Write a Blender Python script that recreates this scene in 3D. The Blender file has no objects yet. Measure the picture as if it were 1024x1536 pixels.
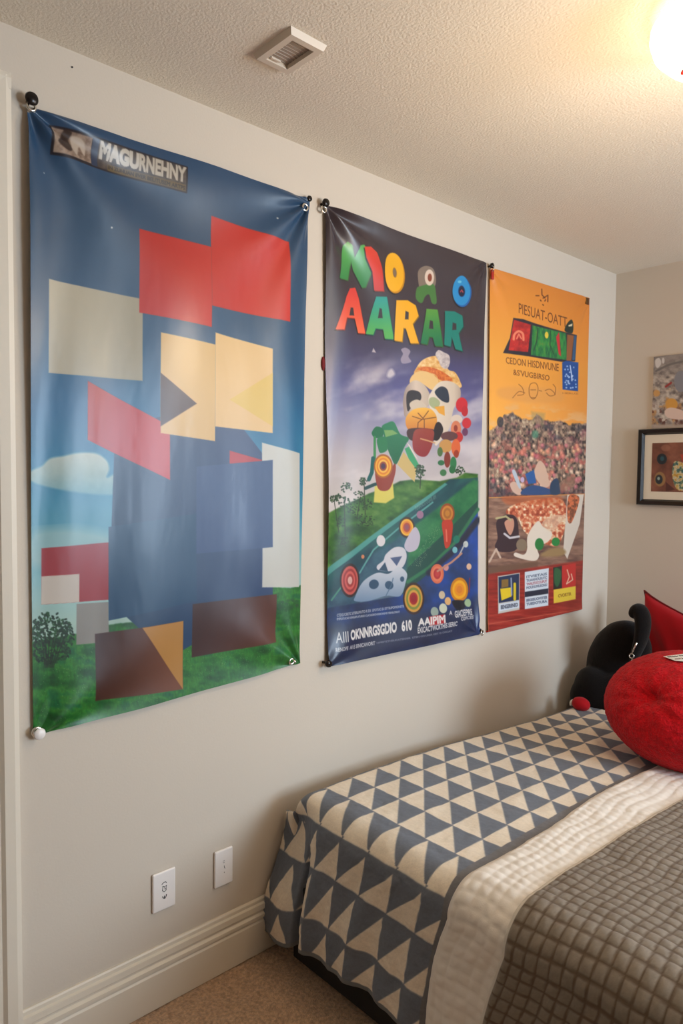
import bpy, bmesh, math, random
import numpy as np
from mathutils import Vector, Matrix
from mathutils import noise as mn
random.seed(4)
rng = np.random.default_rng(7)
C = bpy.context.scene.collection
PI = math.pi

# ---------------------------------------------------------------- camera geometry (metres; wall_left is x=0, wall_back is y=YB)
CAM = np.array([1.7233, 0.0, 1.4452]); FPX = 1075.35; YB = 3.383; H = 2.44
YAW, PIT, ROL = -0.829154, -0.0507554, 0.0101266
fw = np.array([math.cos(PIT)*math.sin(YAW), math.cos(PIT)*math.cos(YAW), math.sin(PIT)])
r0 = np.array([math.cos(YAW), -math.sin(YAW), 0.0]); u0 = np.cross(r0, fw)
rt = r0*math.cos(ROL)+u0*math.sin(ROL); up = u0*math.cos(ROL)-r0*math.sin(ROL)

def on(px, ax, v):
    """the point of the plane (axis ax = v) that the photograph shows at pixel px"""
    d = fw+rt*(px[0]-512)/FPX-up*(px[1]-768)/FPX
    return CAM+d*((v-CAM[ax])/d[ax])
def topx(P):
    d = P-CAM; z = d@fw
    return 512+FPX*(d@rt)/z, 768-FPX*(d@up)/z

cam_d = bpy.data.cameras.new('camera'); cam = bpy.data.objects.new('camera', cam_d); C.objects.link(cam)
cam.matrix_world = Matrix(((rt[0], up[0], -fw[0], CAM[0]), (rt[1], up[1], -fw[1], CAM[1]), (rt[2], up[2], -fw[2], CAM[2]), (0, 0, 0, 1)))
cam_d.sensor_fit = 'VERTICAL'; cam_d.sensor_height = 36; cam_d.lens = 36*FPX/1536; cam_d.clip_start = 0.02
bpy.context.scene.camera = cam

# ---------------------------------------------------------------- materials
def lin(c):
    c = np.asarray(c, float)/255.0
    return np.where(c <= .04045, c/12.92, ((c+.055)/1.055)**2.4)
def mat(name, col, rough=.6, metal=0, spec=.5, bump=None, var=None, coat=0, sheen=0, emit=None, coords='Object'):
    m = bpy.data.materials.new(name); m.use_nodes = True
    nt = m.node_tree; b = nt.nodes['Principled BSDF']
    rgb = (*lin(col), 1)
    b.inputs['Base Color'].default_value = rgb
    b.inputs['Roughness'].default_value = rough; b.inputs['Metallic'].default_value = metal
    b.inputs['Specular IOR Level'].default_value = spec
    b.inputs['Coat Weight'].default_value = coat; b.inputs['Coat Roughness'].default_value = .12
    b.inputs['Sheen Weight'].default_value = sheen
    if emit:
        b.inputs['Emission Color'].default_value = (*emit[0], 1); b.inputs['Emission Strength'].default_value = emit[1]
    tc = nt.nodes.new('ShaderNodeTexCoord')
    if var:
        n = nt.nodes.new('ShaderNodeTexNoise'); n.inputs['Scale'].default_value = var[0]; n.inputs['Detail'].default_value = 5
        nt.links.new(tc.outputs[coords], n.inputs['Vector'])
        r = nt.nodes.new('ShaderNodeValToRGB'); r.color_ramp.elements[0].position = .3; r.color_ramp.elements[1].position = .7
        r.color_ramp.elements[0].color = (*lin(np.array(col)*(1-var[1])), 1); r.color_ramp.elements[1].color = (*lin(np.minimum(255, np.array(col)*(1+var[1]))), 1)
        nt.links.new(n.outputs['Fac'], r.inputs['Fac']); nt.links.new(r.outputs['Color'], b.inputs['Base Color'])
    if bump:
        n = nt.nodes.new('ShaderNodeTexNoise'); n.inputs['Scale'].default_value = bump[0]; n.inputs['Detail'].default_value = 4
        nt.links.new(tc.outputs[coords], n.inputs['Vector'])
        bp = nt.nodes.new('ShaderNodeBump'); bp.inputs['Strength'].default_value = bump[1]; bp.inputs['Distance'].default_value = bump[2]
        nt.links.new(n.outputs['Fac'], bp.inputs['Height']); nt.links.new(bp.outputs['Normal'], b.inputs['Normal'])
    return m
def printmat(name, rough=.3, coat=0., bump=None, spec=.5, sheen=0):
    m = mat(name, (200, 200, 200), rough, spec=spec, coat=coat, bump=bump, sheen=sheen)
    nt = m.node_tree; a = nt.nodes.new('ShaderNodeAttribute'); a.attribute_name = 'print'
    nt.links.new(a.outputs['Color'], nt.nodes['Principled BSDF'].inputs['Base Color'])
    return m

M = dict(
    wall=mat('wall_paint', (206, 193, 177), .75, spec=.25, bump=(160, .12, .002)),
    ceil=mat('textured_ceiling', (228, 218, 202), .9, spec=.1, bump=(150, .55, .004)),
    trim=mat('white_trim_paint', (222, 210, 192), .4, bump=(30, .05, .001)),
    carpet=mat('beige_carpet', (184, 148, 116), .95, spec=.1, var=(120, .16), bump=(260, .9, .006), sheen=.3),
    plate=mat('white_plastic', (240, 232, 226), .3, bump=(40, .02, .001)),
    ink=mat('dark_slots', (45, 42, 40), .6, bump=(40, .02, .001)),
    vent=mat('white_vent_metal', (214, 200, 182), .5, bump=(40, .02, .001)),
    ventin=mat('grey_vent_grille', (168, 154, 142), .6, bump=(40, .05, .001)),
    black=mat('black_frame_paint', (22, 16, 14), .3, bump=(60, .05, .001)),
    blackbed=mat('black_bed_wood', (20, 19, 20), .6, bump=(60, .1, .001)),
    matboard=mat('cream_mat_board', (226, 212, 190), .8, bump=(90, .05, .001)),
    mattress=mat('mattress_fabric', (225, 220, 210), .9, bump=(90, .2, .001)),
    chrome=mat('chrome', (225, 222, 215), .18, 1, bump=(60, .02, .001)),
    blackmetal=mat('black_metal', (30, 24, 22), .25, .4, bump=(60, .02, .001)),
    redplastic=mat('red_plastic', (176, 34, 22), .35, bump=(60, .02, .001)),
    bronze=mat('brushed_bronze', (120, 88, 52), .35, .8, bump=(60, .05, .001)),
    plush=mat('black_plush', (17, 13, 12), .95, spec=.1, bump=(220, .7, .004), sheen=.12),
    redplush=mat('red_plush', (196, 14, 26), .9, spec=.15, bump=(170, 1, .008), var=(60, .10), sheen=.08),
    redfab=mat('red_fabric', (172, 8, 22), .8, spec=.2, bump=(350, .3, .001), sheen=.1),
    redpipe=mat('dark_red_piping', (110, 6, 14), .8, bump=(350, .3, .001)),
    white=mat('white_cloth', (228, 222, 214), .85, bump=(200, .3, .001)),
    coverlet=mat('off_white_quilted_cotton', (232, 222, 210), .9, spec=.15, bump=(300, .3, .001), sheen=.1),
    banner=printmat('glossy_vinyl_print', .36, .06, bump=(30, .05, .002)),
    banner2=printmat('satin_paper_print', .42, .05, bump=(40, .05, .001)),
    quilt=printmat('printed_cotton_quilt', .9, 0, bump=(320, .35, .001), spec=.15, sheen=.1),
    art=printmat('art_print', .5, 0, bump=(80, .1, .001)),
    door=mat('white_door_paint', (225, 215, 200), .4, bump=(30, .05, .001)),
)
glass = bpy.data.materials.new('window_glass'); glass.use_nodes = True; nt = glass.node_tree; nt.nodes.clear()
o_ = nt.nodes.new('ShaderNodeOutputMaterial'); mx = nt.nodes.new('ShaderNodeMixShader'); mx.inputs[0].default_value = .08
t_ = nt.nodes.new('ShaderNodeBsdfTransparent'); g_ = nt.nodes.new('ShaderNodeBsdfGlossy'); g_.inputs['Roughness'].default_value = .03
nt.links.new(t_.outputs[0], mx.inputs[1]); nt.links.new(g_.outputs[0], mx.inputs[2]); nt.links.new(mx.outputs[0], o_.inputs[0])

# ---------------------------------------------------------------- helpers
def obj(name, bm, m, parent=None, smooth=False, bevel=0, loc=None):
    me = bpy.data.meshes.new(name)
    if isinstance(bm, bmesh.types.BMesh):
        bmesh.ops.recalc_face_normals(bm, faces=bm.faces); bm.to_mesh(me); bm.free()
    else: me = bm
    me.materials.append(m)
    if smooth:
        for p in me.polygons: p.use_smooth = True
    o = bpy.data.objects.new(name, me); C.objects.link(o)
    if parent:
        o.parent = parent; o.matrix_parent_inverse = parent.matrix_basis.inverted()
    if bevel:
        b = o.modifiers.new('bevel', 'BEVEL'); b.width = bevel; b.segments = 3; b.limit_method = 'ANGLE'
    return o
def tag(o, label=None, cat=None, group=None, kind=None):
    if label: o['label'] = label
    if cat: o['category'] = cat
    if group: o['group'] = group
    if kind: o['kind'] = kind
    return o
def thing(name, loc, label, cat, group=None):
    o = bpy.data.objects.new(name, None); C.objects.link(o); o.location = loc; o.empty_display_size = .05
    return tag(o, label, cat, group)
def box(bm, a, b):
    a = Vector(a); b = Vector(b)
    r = bmesh.ops.create_cube(bm, size=1)
    bmesh.ops.scale(bm, vec=[abs(b[i]-a[i]) for i in range(3)], verts=r['verts'])
    bmesh.ops.translate(bm, vec=(a+b)/2, verts=r['verts'])
    return bm
def boxes(*L):
    bm = bmesh.new()
    for a, b in L: box(bm, a, b)
    return bm
def prism(profile, axis, lo, hi):
    """profile: list of (a,b) in the two other axes, extruded along axis"""
    bm = bmesh.new(); rings = []
    for t in (lo, hi):
        vs = []
        for a, b in profile:
            c = [a, b]; c.insert(axis, t); vs.append(bm.verts.new(c))
        rings.append(vs)
    n = len(profile)
    for i in range(n): bm.faces.new((rings[0][i], rings[0][(i+1) % n], rings[1][(i+1) % n], rings[1][i]))
    bm.faces.new(rings[0]); bm.faces.new(rings[1][::-1])
    return bm
def lathe(prof, origin, axis=(0, 0, 1), n=40, bm=None):
    bm = bm or bmesh.new(); q = Vector(axis).to_track_quat('Z', 'Y'); O = Vector(origin)
    rings = []
    for r, h in prof:
        if r < 1e-6: rings.append([bm.verts.new(O+q@Vector((0, 0, h)))])
        else: rings.append([bm.verts.new(O+q@Vector((r*math.cos(2*PI*k/n), r*math.sin(2*PI*k/n), h))) for k in range(n)])
    for A, B in zip(rings, rings[1:]):
        for k in range(n):
            j = (k+1) % n
            if len(A) == 1 and len(B) == 1: continue
            if len(A) == 1: bm.faces.new((A[0], B[k], B[j]))
            elif len(B) == 1: bm.faces.new((A[k], A[j], B[0]))
            else: bm.faces.new((A[k], A[j], B[j], B[k]))
    return bm
def torus(origin, axis, R, r, n=28, k=10, bm=None):
    prof = [(R+r*math.cos(2*PI*i/k), r*math.sin(2*PI*i/k)) for i in range(k+1)]
    bm = lathe(prof, origin, axis, n, bm); bmesh.ops.remove_doubles(bm, verts=bm.verts, dist=1e-6); return bm
def tube(pts, rad, n=10, bm=None):
    bm = bm or bmesh.new(); pts = [Vector(p) for p in pts]; rings = []
    for i, p in enumerate(pts):
        d = (pts[min(i+1, len(pts)-1)]-pts[max(i-1, 0)]).normalized(); q = d.to_track_quat('Z', 'Y')
        rad_i = rad[i] if isinstance(rad, (list, tuple)) else rad
        rings.append([bm.verts.new(p+q@Vector((rad_i*math.cos(2*PI*k/n), rad_i*math.sin(2*PI*k/n), 0))) for k in range(n)])
    for A, B in zip(rings, rings[1:]):
        for k in range(n): bm.faces.new((A[k], A[(k+1) % n], B[(k+1) % n], B[k]))
    bm.faces.new(rings[0][::-1]); bm.faces.new(rings[-1]); return bm
def blob(center, radii, rot=(0, 0, 0), seg=48, f=None, bm=None):
    bm = bm or bmesh.new(); from mathutils import Euler
    r = bmesh.ops.create_uvsphere(bm, u_segments=seg*2, v_segments=seg, radius=1)
    E = Euler(rot).to_matrix()
    for v in r['verts']:
        c = v.co.copy(); s = f(c) if f else 1
        v.co = Vector(center)+E@Vector((c.x*radii[0]*s, c.y*radii[1]*s, c.z*radii[2]*s))
    return bm

def grid_mesh(name, P, col=None, flip=False):
    nv, nu = P.shape[:2]
    me = bpy.data.meshes.new(name)
    me.vertices.add(nu*nv); me.vertices.foreach_set('co', P.reshape(-1).astype(np.float32))
    i = np.arange(nu*nv, dtype=np.int32).reshape(nv, nu)
    q = np.stack([i[:-1, :-1], i[:-1, 1:], i[1:, 1:], i[1:, :-1]], -1)
    if flip: q = q[..., ::-1]
    q = q.reshape(-1); nf = len(q)//4
    me.loops.add(nf*4); me.loops.foreach_set('vertex_index', q)
    me.polygons.add(nf); me.polygons.foreach_set('loop_start', np.arange(0, nf*4, 4, dtype=np.int32))
    me.polygons.foreach_set('use_smooth', np.ones(nf, dtype=bool))
    me.update(calc_edges=True)
    if col is not None:
        a = me.color_attributes.new('print', 'FLOAT_COLOR', 'POINT')
        rgba = np.concatenate([lin(np.clip(col, 0, 255)), np.ones((nv, nu, 1))], -1)
        a.data.foreach_set('color', rgba.reshape(-1).astype(np.float32))
    return me

def vnoise(x, y, s, seed=0):
    """smooth value noise"""
    r = np.random.default_rng(seed); T = r.random((64, 64))
    x = x/s; y = y/s; xi = np.floor(x).astype(int); yi = np.floor(y).astype(int); fx = x-xi; fy = y-yi
    fx = fx*fx*(3-2*fx); fy = fy*fy*(3-2*fy)
    g = lambda a, b: T[b % 64, a % 64]
    return (g(xi, yi)*(1-fx)+g(xi+1, yi)*fx)*(1-fy)+(g(xi, yi+1)*(1-fx)+g(xi+1, yi+1)*fx)*fy
def fbm(x, y, s, seed=0, o=4):
    t = 0; w = .5; k = 0
    for i in range(o): t = t+w*vnoise(x, y, s/2**i, seed+i); k += w; w *= .55
    return t/k
def sm(a, b, x):
    t = np.clip((x-a)/(b-a), 0, 1); return t*t*(3-2*t)
def catmull(pts, closed=True, k=6):
    pts = [np.array(p, float) for p in pts]; n = len(pts); out = []
    R = range(n) if closed else range(n-1)
    for i in R:
        if closed: a, b, c, d = pts[i-1], pts[i], pts[(i+1) % n], pts[(i+2) % n]
        else: a, b, c, d = pts[max(i-1, 0)], pts[i], pts[i+1], pts[min(i+2, n-1)]
        for j in range(k):
            t = j/k; out.append(.5*((2*b)+(c-a)*t+(2*a-5*b+4*c-d)*t*t+(3*b-a-3*c+d)*t**3))
    if not closed: out.append(pts[-1])
    return out

class Canvas:
    """print on a flat sheet: an array of sheet points P (nv,nu,3) and the colours printed on them"""
    def __init__(s, P):
        s.P = P; s.x, s.y = topx(P); s.c = np.zeros(P.shape)
    def blend(s, m, col, sl=None):
        sl = sl or (slice(None), slice(None)); col = np.asarray(col, float)
        s.c[sl] = s.c[sl]*(1-m[..., None])+col*m[..., None]
    def win(s, x0, y0, x1, y1):
        m = (s.x > x0-2) & (s.x < x1+2) & (s.y > y0-2) & (s.y < y1+2)
        r = np.where(m.any(1))[0]; k = np.where(m.any(0))[0]
        if len(r) == 0: return None
        return slice(r[0], r[-1]+1), slice(k[0], k[-1]+1)
    def segs(s, S, col, soft=.6, alpha=1, grow=0):
        S = np.asarray(S, float)
        w = s.win(S[..., 0].min()-grow, S[..., 1].min()-grow, S[..., 0].max()+grow, S[..., 1].max()+grow)
        if w is None: return
        X = s.x[w]; Y = s.y[w]; d = np.full(X.shape, 1e9); ins = np.zeros(X.shape, bool)
        for (ax, ay), (bx, by) in S:
            dx, dy = bx-ax, by-ay; L = dx*dx+dy*dy+1e-12
            t = np.clip(((X-ax)*dx+(Y-ay)*dy)/L, 0, 1)
            d = np.minimum(d, (X-ax-t*dx)**2+(Y-ay-t*dy)**2)
            if ay != by: ins ^= ((ay > Y) != (by > Y)) & (X < ax+(Y-ay)*dx/dy)
        d = np.sqrt(d); sd = np.where(ins, d, -d)+grow
        m = np.clip(.5+sd/(2*soft), 0, 1)*alpha
        if callable(col): col = col(X, Y)
        s.blend(m, col, w)
    def poly(s, pts, col, **k):
        s.segs([(pts[i], pts[(i+1) % len(pts)]) for i in range(len(pts))], col, **k)
    def blobp(s, pts, col, **k): s.poly(catmull(pts), col, **k)
    def ell(s, cx, cy, rx, ry, col, rot=0, **k):
        a = math.radians(rot)
        s.poly([(cx+rx*math.cos(t)*math.cos(a)-ry*math.sin(t)*math.sin(a), cy+rx*math.cos(t)*math.sin(a)+ry*math.sin(t)*math.cos(a)) for t in np.linspace(0, 2*PI, 29)[:-1]], col, **k)
    def line(s, pts, w, col, soft=.6, alpha=1, curve=False):
        if curve: pts = catmull(pts, False)
        S = np.array([(pts[i], pts[i+1]) for i in range(len(pts)-1)], float)
        win = s.win(S[..., 0].min()-w, S[..., 1].min()-w, S[..., 0].max()+w, S[..., 1].max()+w)
        if win is None: return
        X = s.x[win]; Y = s.y[win]; d = np.full(X.shape, 1e9)
        for (ax, ay), (bx, by) in S:
            dx, dy = bx-ax, by-ay; L = dx*dx+dy*dy+1e-12; t = np.clip(((X-ax)*dx+(Y-ay)*dy)/L, 0, 1)
            d = np.minimum(d, (X-ax-t*dx)**2+(Y-ay-t*dy)**2)
        s.blend(np.clip(.5+(w/2-np.sqrt(d))/(2*soft), 0, 1)*alpha, col, win)
    def text(s, body, quad, col, bold=.02, soft=.5, alpha=1):
        """quad: top-left, top-right, bottom-right, bottom-left"""
        cu = bpy.data.curves.new('t', 'FONT'); cu.body = body; cu.offset = bold; cu.resolution_u = 3
        o = bpy.data.objects.new('t', cu); C.objects.link(o)
        dg = bpy.context.evaluated_depsgraph_get(); me = o.evaluated_get(dg).to_mesh()
        v = np.array([q.co[:2] for q in me.vertices]); cnt = {}
        for p in me.polygons:
            for e in p.edge_keys: cnt[e] = cnt.get(e, 0)+1
        E = [e for e, n in cnt.items() if n == 1]
        o.evaluated_get(dg).to_mesh_clear(); bpy.data.objects.remove(o); bpy.data.curves.remove(cu)
        lo = v.min(0); hi = v.max(0); t = (v-lo)/(hi-lo)
        q = [np.array(c, float) for c in quad]; U = t[:, :1]; V = 1-t[:, 1:]
        p = (q[0]*(1-U)+q[1]*U)*(1-V)+(q[3]*(1-U)+q[2]*U)*V
        E = sorted(E, key=lambda e: p[e[0]][0]); k = 60
        # letters are painted in runs so that each run only touches its own window
        s.segs([(p[a], p[b]) for a, b in E], col, soft=soft, alpha=alpha)

def quad_sheet(tl, tr, br, bl, step):
    a, b, c, d = [np.array(q, float) for q in (tl, tr, br, bl)]
    nu = int(np.linalg.norm(b-a)/step); nv = int(np.linalg.norm(d-a)/step)
    U = np.linspace(0, 1, nu)[None, :, None]; V = np.linspace(0, 1, nv)[:, None, None]
    return (a*(1-U)+b*U)*(1-V)+(d*(1-U)+c*U)*V, U[..., 0]+0*V[..., 0], V[..., 0]+0*U[..., 0]
G = (0, 0, 0)
# ================================================================= THE ROOM
XR, YF = 3.6, -2.6
def struct(name, bm, m, **k): return tag(obj(name, bm, m, **k), kind='structure')
WX0, WX1, WZ0, WZ1 = 2.1, 2.8, .85, 2.1
DY0, DY1, DZ = -.35, .465, 2.235                      # door opening in wall_left
struct('wall_left', boxes(((-.12, DY1-.02, 0), (0, YB, H)), ((-.12, YF, 0), (0, DY0+.02, H)), ((-.12, DY0+.02, DZ-.02), (0, DY1-.02, H))), M['wall'])
struct('wall_back', boxes(((-.12, YB, 0), (WX0, YB+.12, H)), ((WX1, YB, 0), (XR+.12, YB+.12, H)), ((WX0, YB, 0), (WX1, YB+.12, WZ0)), ((WX0, YB, WZ1), (WX1, YB+.12, H))), M['wall'])
RY0, RY1 = 1.9, 3.15
struct('wall_right', boxes(((XR, YF, 0), (XR+.12, RY0, H)), ((XR, RY1, 0), (XR+.12, YB, H)), ((XR, RY0, 0), (XR+.12, RY1, WZ0)), ((XR, RY0, WZ1), (XR+.12, RY1, H))), M['wall'])
struct('wall_front', boxes(((-.12, YF-.12, 0), (XR+.12, YF, H))), M['wall'])
struct('ceiling', boxes(((-.12, YF-.12, H), (XR+.12, YB+.12, H+.1))), M['ceil'])
struct('floor', boxes(((-.12, YF-.12, -.1), (XR+.12, YB+.12, -.012))), M['carpet'])
# carpet pile surface
x = np.arange(0.0, XR+.001, .012); y = np.arange(YF, YB+.001, .012)
xx, yy = np.meshgrid(x, y)
xf = np.arange(0.0, 1.0, .0035); yf = np.arange(.3, 1.7, .0035)
P = np.stack([xx, yy, -.008+.006*fbm(xx, yy, .09, 3)+.004*rng.random(xx.shape)], -1)
pile = tag(obj('carpet', grid_mesh('carpet', P), M['carpet']), 'beige cut pile carpet covering the whole floor', 'carpet', kind='stuff')
def baseprof(h=.163, t=.018):
    # (distance from wall, z) cross-section: cap, two grooves, tall flat face
    return [(0, 0), (t, 0), (t, .095), (t-.004, .1), (t-.004, .104), (t+.001, .108), (t+.001, .117), (t-.006, .122), (t-.006, .127), (t-.002, .131), (t-.003, .147), (t-.01, .15), (t-.01, h-.004), (t-.013, h), (0, h)]
struct('baseboard_left', prism([(a, z) for a, z in baseprof()], 1, .557, YB), M['trim'])
struct('baseboard_back', prism([(YB-a, z) for a, z in baseprof()], 0, .02, XR), M['trim'])
struct('baseboard_right', prism([(XR-a, z) for a, z in baseprof()], 1, YF, YB-.02), M['trim'])
# door with moulded casing
def casing(y0, y1, z0, z1, vertical=True):
    w = y1-y0
    prof = [(0, 0), (.012, 0), (.016, .012), (.016, .03), (.012, .036), (.012, .05), (.02, .058), (.022, w-.012), (.018, w), (0, w)]
    return [(a, y0+b) for a, b in prof]
cs = prism(casing(DY1, .557, 0, 0), 2, 0, 2.32)
p2 = prism([(a, DY0-(b-DY1)) for a, b in casing(DY1, .557, 0, 0)], 2, 0, 2.32)
p3 = prism([(a, b-DY1+DZ) for a, b in casing(DY1, .557, 0, 0)], 1, DY0-.09, .557)
me_ = bpy.data.meshes.new('tmp')
for q in (p2, p3): q.to_mesh(me_); cs.from_mesh(me_); q.free()
bpy.data.meshes.remove(me_)
struct('trim_1', cs, M['trim'])
d1 = struct('door_1', boxes(((-.06, DY0+.022, .005), (-.02, DY1-.022, DZ-.022))), M['door'], bevel=.003)
for z0, z1 in ((.25, 1.0), (1.15, 2.05)):
    for y0, y1 in ((DY0+.12, .03), (.09, DY1-.12)): obj('door_panel', boxes(((-.0205, y0, z0), (-.012, y1, z1))), M['door'], d1, bevel=.006)
kn = obj('door_knob', lathe([(0, 0), (.026, 0), (.026, .006), (.01, .01), (.01, .03), (.026, .04), (.028, .052), (.02, .064), (0, .066)], (-.02, DY0+.09, 1.0), (1, 0, 0)), M['chrome'], d1, smooth=True)
# window on wall_back, right of the photograph
w1 = struct('window_1', boxes(((WX0-.07, YB-.018, WZ0-.07), (WX0, YB, WZ1+.07)), ((WX1, YB-.018, WZ0-.07), (WX1+.07, YB, WZ1+.07)), ((WX0, YB-.018, WZ1), (WX1, YB, WZ1+.07)), ((WX0-.09, YB-.06, WZ0-.03), (WX1+.09, YB+.12, WZ0))), M['trim'])
obj('window_sash', boxes(((WX0, YB+.05, WZ0), (WX0+.04, YB+.09, WZ1)), ((WX1-.04, YB+.05, WZ0), (WX1, YB+.09, WZ1)), ((WX0, YB+.05, WZ1-.04), (WX1, YB+.09, WZ1)), ((WX0, YB+.05, WZ0), (WX1, YB+.09, WZ0+.04)), ((WX0, YB+.05, 1.45), (WX1, YB+.09, 1.49))), M['trim'], w1)
obj('window_pane', boxes(((WX0+.04, YB+.068, WZ0+.04), (WX1-.04, YB+.072, WZ1-.04))), glass, w1)

w2 = struct('window_2', boxes(((XR-.018, RY0-.07, WZ0-.07), (XR, RY0, WZ1+.07)), ((XR-.018, RY1, WZ0-.07), (XR, RY1+.07, WZ1+.07)), ((XR-.018, RY0, WZ1), (XR, RY1, WZ1+.07)), ((XR-.06, RY0-.09, WZ0-.03), (XR+.12, RY1+.09, WZ0))), M['trim'])
obj('window_sash', boxes(((XR+.05, RY0, WZ0), (XR+.09, RY0+.04, WZ1)), ((XR+.05, RY1-.04, WZ0), (XR+.09, RY1, WZ1)), ((XR+.05, RY0, WZ1-.04), (XR+.09, RY1, WZ1)), ((XR+.05, RY0, WZ0), (XR+.09, RY1, WZ0+.04)), ((XR+.05, RY0, 1.45), (XR+.09, RY1, 1.49))), M['trim'], w2)
obj('window_pane', boxes(((XR+.068, RY0+.04, WZ0+.04), (XR+.072, RY1-.04, WZ1-.04))), glass, w2)

# ================================================================= LIGHT
W = bpy.data.worlds.new('sky'); bpy.context.scene.world = W; W.use_nodes = True
W.node_tree.nodes['Background'].inputs[0].default_value = (.62, .78, 1, 1); W.node_tree.nodes['Background'].inputs[1].default_value = 1.5
def area(name, loc, rot, sx, sy, power, col):
    l = bpy.data.lights.new(name, 'AREA'); l.shape = 'RECTANGLE'; l.size = sx; l.size_y = sy; l.energy = power; l.color = col
    o = bpy.data.objects.new(name, l); C.objects.link(o); o.location = loc; o.rotation_euler = rot; return o
area('window_daylight', ((WX0+WX1)/2, YB+.3, (WZ0+WZ1)/2), (-PI/2, 0, 0), 1.0, 1.5, 70, (.66, .83, 1))
area('window_daylight', (XR+.35, (RY0+RY1)/2, (WZ0+WZ1)/2-.1), (0, PI/2, 0), 1.7, 1.6, 280, (.67, .83, 1))

# ceiling lamp: pan, three brackets, an open-topped frosted bowl, a bulb
LX, LY = 1.118, 1.65
lamp = thing('ceiling_lamp', (LX, LY, H), 'round flush ceiling lamp with glowing frosted white glass bowl', 'lamp')
obj('lamp_pan', lathe([(0, 0), (.115, 0), (.115, .006), (.1, .018), (.06, .024), (0, .024)], (LX, LY, H), (0, 0, -1)), M['bronze'], lamp, smooth=True)
bowlm = mat('frosted_glowing_glass', (250, 240, 220), .4, emit=((1, .86, .66), 2.6), bump=(30, .02, .001))
bowl = obj('lamp_shade', lathe([(.15, .024), (.155, .03), (.156, .045), (.148, .07), (.125, .094), (.085, .112), (.04, .121), (0, .123), (0, .118), (.04, .116), (.083, .107), (.121, .09), (.143, .067), (.15, .045), (.15, .03), (.15, .024)], (LX, LY, H), (0, 0, -1), 64), bowlm, lamp, smooth=True)
for k in range(3):
    a = math.radians(168+120*k); c, s_ = math.cos(a), math.sin(a)
    obj('lamp_bracket', tube([(LX+.1*c, LY+.1*s_, H-.014), (LX+.13*c, LY+.13*s_, H-.012), (LX+.158*c, LY+.158*s_, H-.016), (LX+.16*c, LY+.16*s_, H-.034)], .006), M['bronze'], lamp, smooth=True)
obj('lamp_mark', blob((LX-.073, LY-.035, H-.1155), (.012, .01, .0035), (0, -.35, 0), 10), M['redplastic'], lamp, smooth=True)
bulb = obj('bulb', blob((LX, LY, H-.055), (.028, .028, .028), seg=16), mat('bulb_glass', (255, 240, 220), .4, emit=((1, .74, .48), 14), bump=(30, .02, .001)), lamp, smooth=True)
pl = bpy.data.lights.new('lamp_light', 'POINT'); pl.energy = 20; pl.color = (1, .76, .50); pl.shadow_soft_size = .12
po = bpy.data.objects.new('lamp_light', pl); C.objects.link(po); po.location = (LX, LY, H-.5)

# ceiling vent
V0 = [on(q, 2, H) for q in ((437, 45), (494, 68), (430, 105), (375, 78))]
vx0, vx1, vy0, vy1 = .286, .430, 1.018, 1.125
vent = thing('ceiling_vent', ((vx0+vx1)/2, (vy0+vy1)/2, H), 'small white rectangular vent with grey grille on the ceiling', 'vent')
fr = bmesh.new()
def frame_rect(bm, x0, x1, y0, y1, wd, z0, z1, inset=.006):
    o_ = [(x0, y0), (x1, y0), (x1, y1), (x0, y1)]; s = [(1, 1), (-1, 1), (-1, -1), (1, -1)]
    R = []
    for off, z in ((0, z0), (inset, z1), (wd, z1), (wd, z0)):
        R.append([bm.verts.new((a+off*u, b+off*v, z)) for (a, b), (u, v) in zip(o_, s)])
    for i in range(4):
        A, B = R[i], R[(i+1) % 4]
        for k in range(4): bm.faces.new((A[k], A[(k+1) % 4], B[(k+1) % 4], B[k]))
frame_rect(fr, vx0, vx1, vy0, vy1, .022, H, H-.014)
obj('vent_frame', fr, M['vent'], vent)
obj('vent_grille', boxes(((vx0+.022, vy0+.022, H-.003), (vx1-.022, vy1-.022, H-.001))), M['ventin'], vent)
for k in range(9):
    x0 = vx0+.026+k*.0108
    b_ = boxes(((x0, vy0+.022, H-.0045), (x0+.0016, vy1-.022, H-.001)))
    obj('louver', b_, M['ventin'], vent)
# thin pale strip just below the vent's louvers
obj('pale_strip', boxes(((vx0+.027, vy0+.03, H-.012), (vx0+.034, vy1-.05, H-.008))), M['vent'], vent, bevel=.001)

# outlets
def plate(name, q0, q1, label, cat, marks, markname):
    a = on(q0, 0, 0); b = on(q1, 0, 0)
    y0, y1 = a[1], b[1]; z1 = a[2]; z0 = z1-.1075
    t = thing(name, (0, (y0+y1)/2, z0), label, cat)
    obj('cover_plate', boxes(((0.0, y0, z0), (.0085, y1, z1))), M['plate'], t, bevel=.004)
    for pts, w in marks:
        cy, cz = (y0+y1)/2, (z0+z1)/2
        obj(markname, tube([(.0088, cy+u, cz+v) for u, v in pts], w, 6), M['ink'], t)
plate('wall_outlet', (227, 1312), (261, 1297), 'white wall outlet plate with dark slots, left of the two plates', 'outlet',
      [([(-.008, .020), (-.002, .024), (.004, .0235), (.006, .02)], .0009), ([(-.005, .014), (-.006, .002), (-.001, -.003), (.005, 0), (.006, .013), (0, .011), (-.005, .014)], .0009), ([(.001, .010), (.0015, .003), (.004, .005)], .0008),
       ([(-.006, -.014), (-.004, -.019), (.001, -.022), (.005, -.017), (.006, -.012)], .0011), ([(0, -.014), (.0, -.020)], .001)], 'socket_slot')
plate('cable_plate', (320, 1278), (347, 1267), 'white wall plate with tiny faint holes, nearer the bed', 'wall plate',
      [([(-.004, .020), (.002, .021)], .0005), ([(-.004, .015), (.002, .016)], .0005), ([(0, .006), (.001, 0), (.003, -.003)], .0007), ([(0, -.013), (.001, -.015)], .0009)], 'port_hole')

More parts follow.
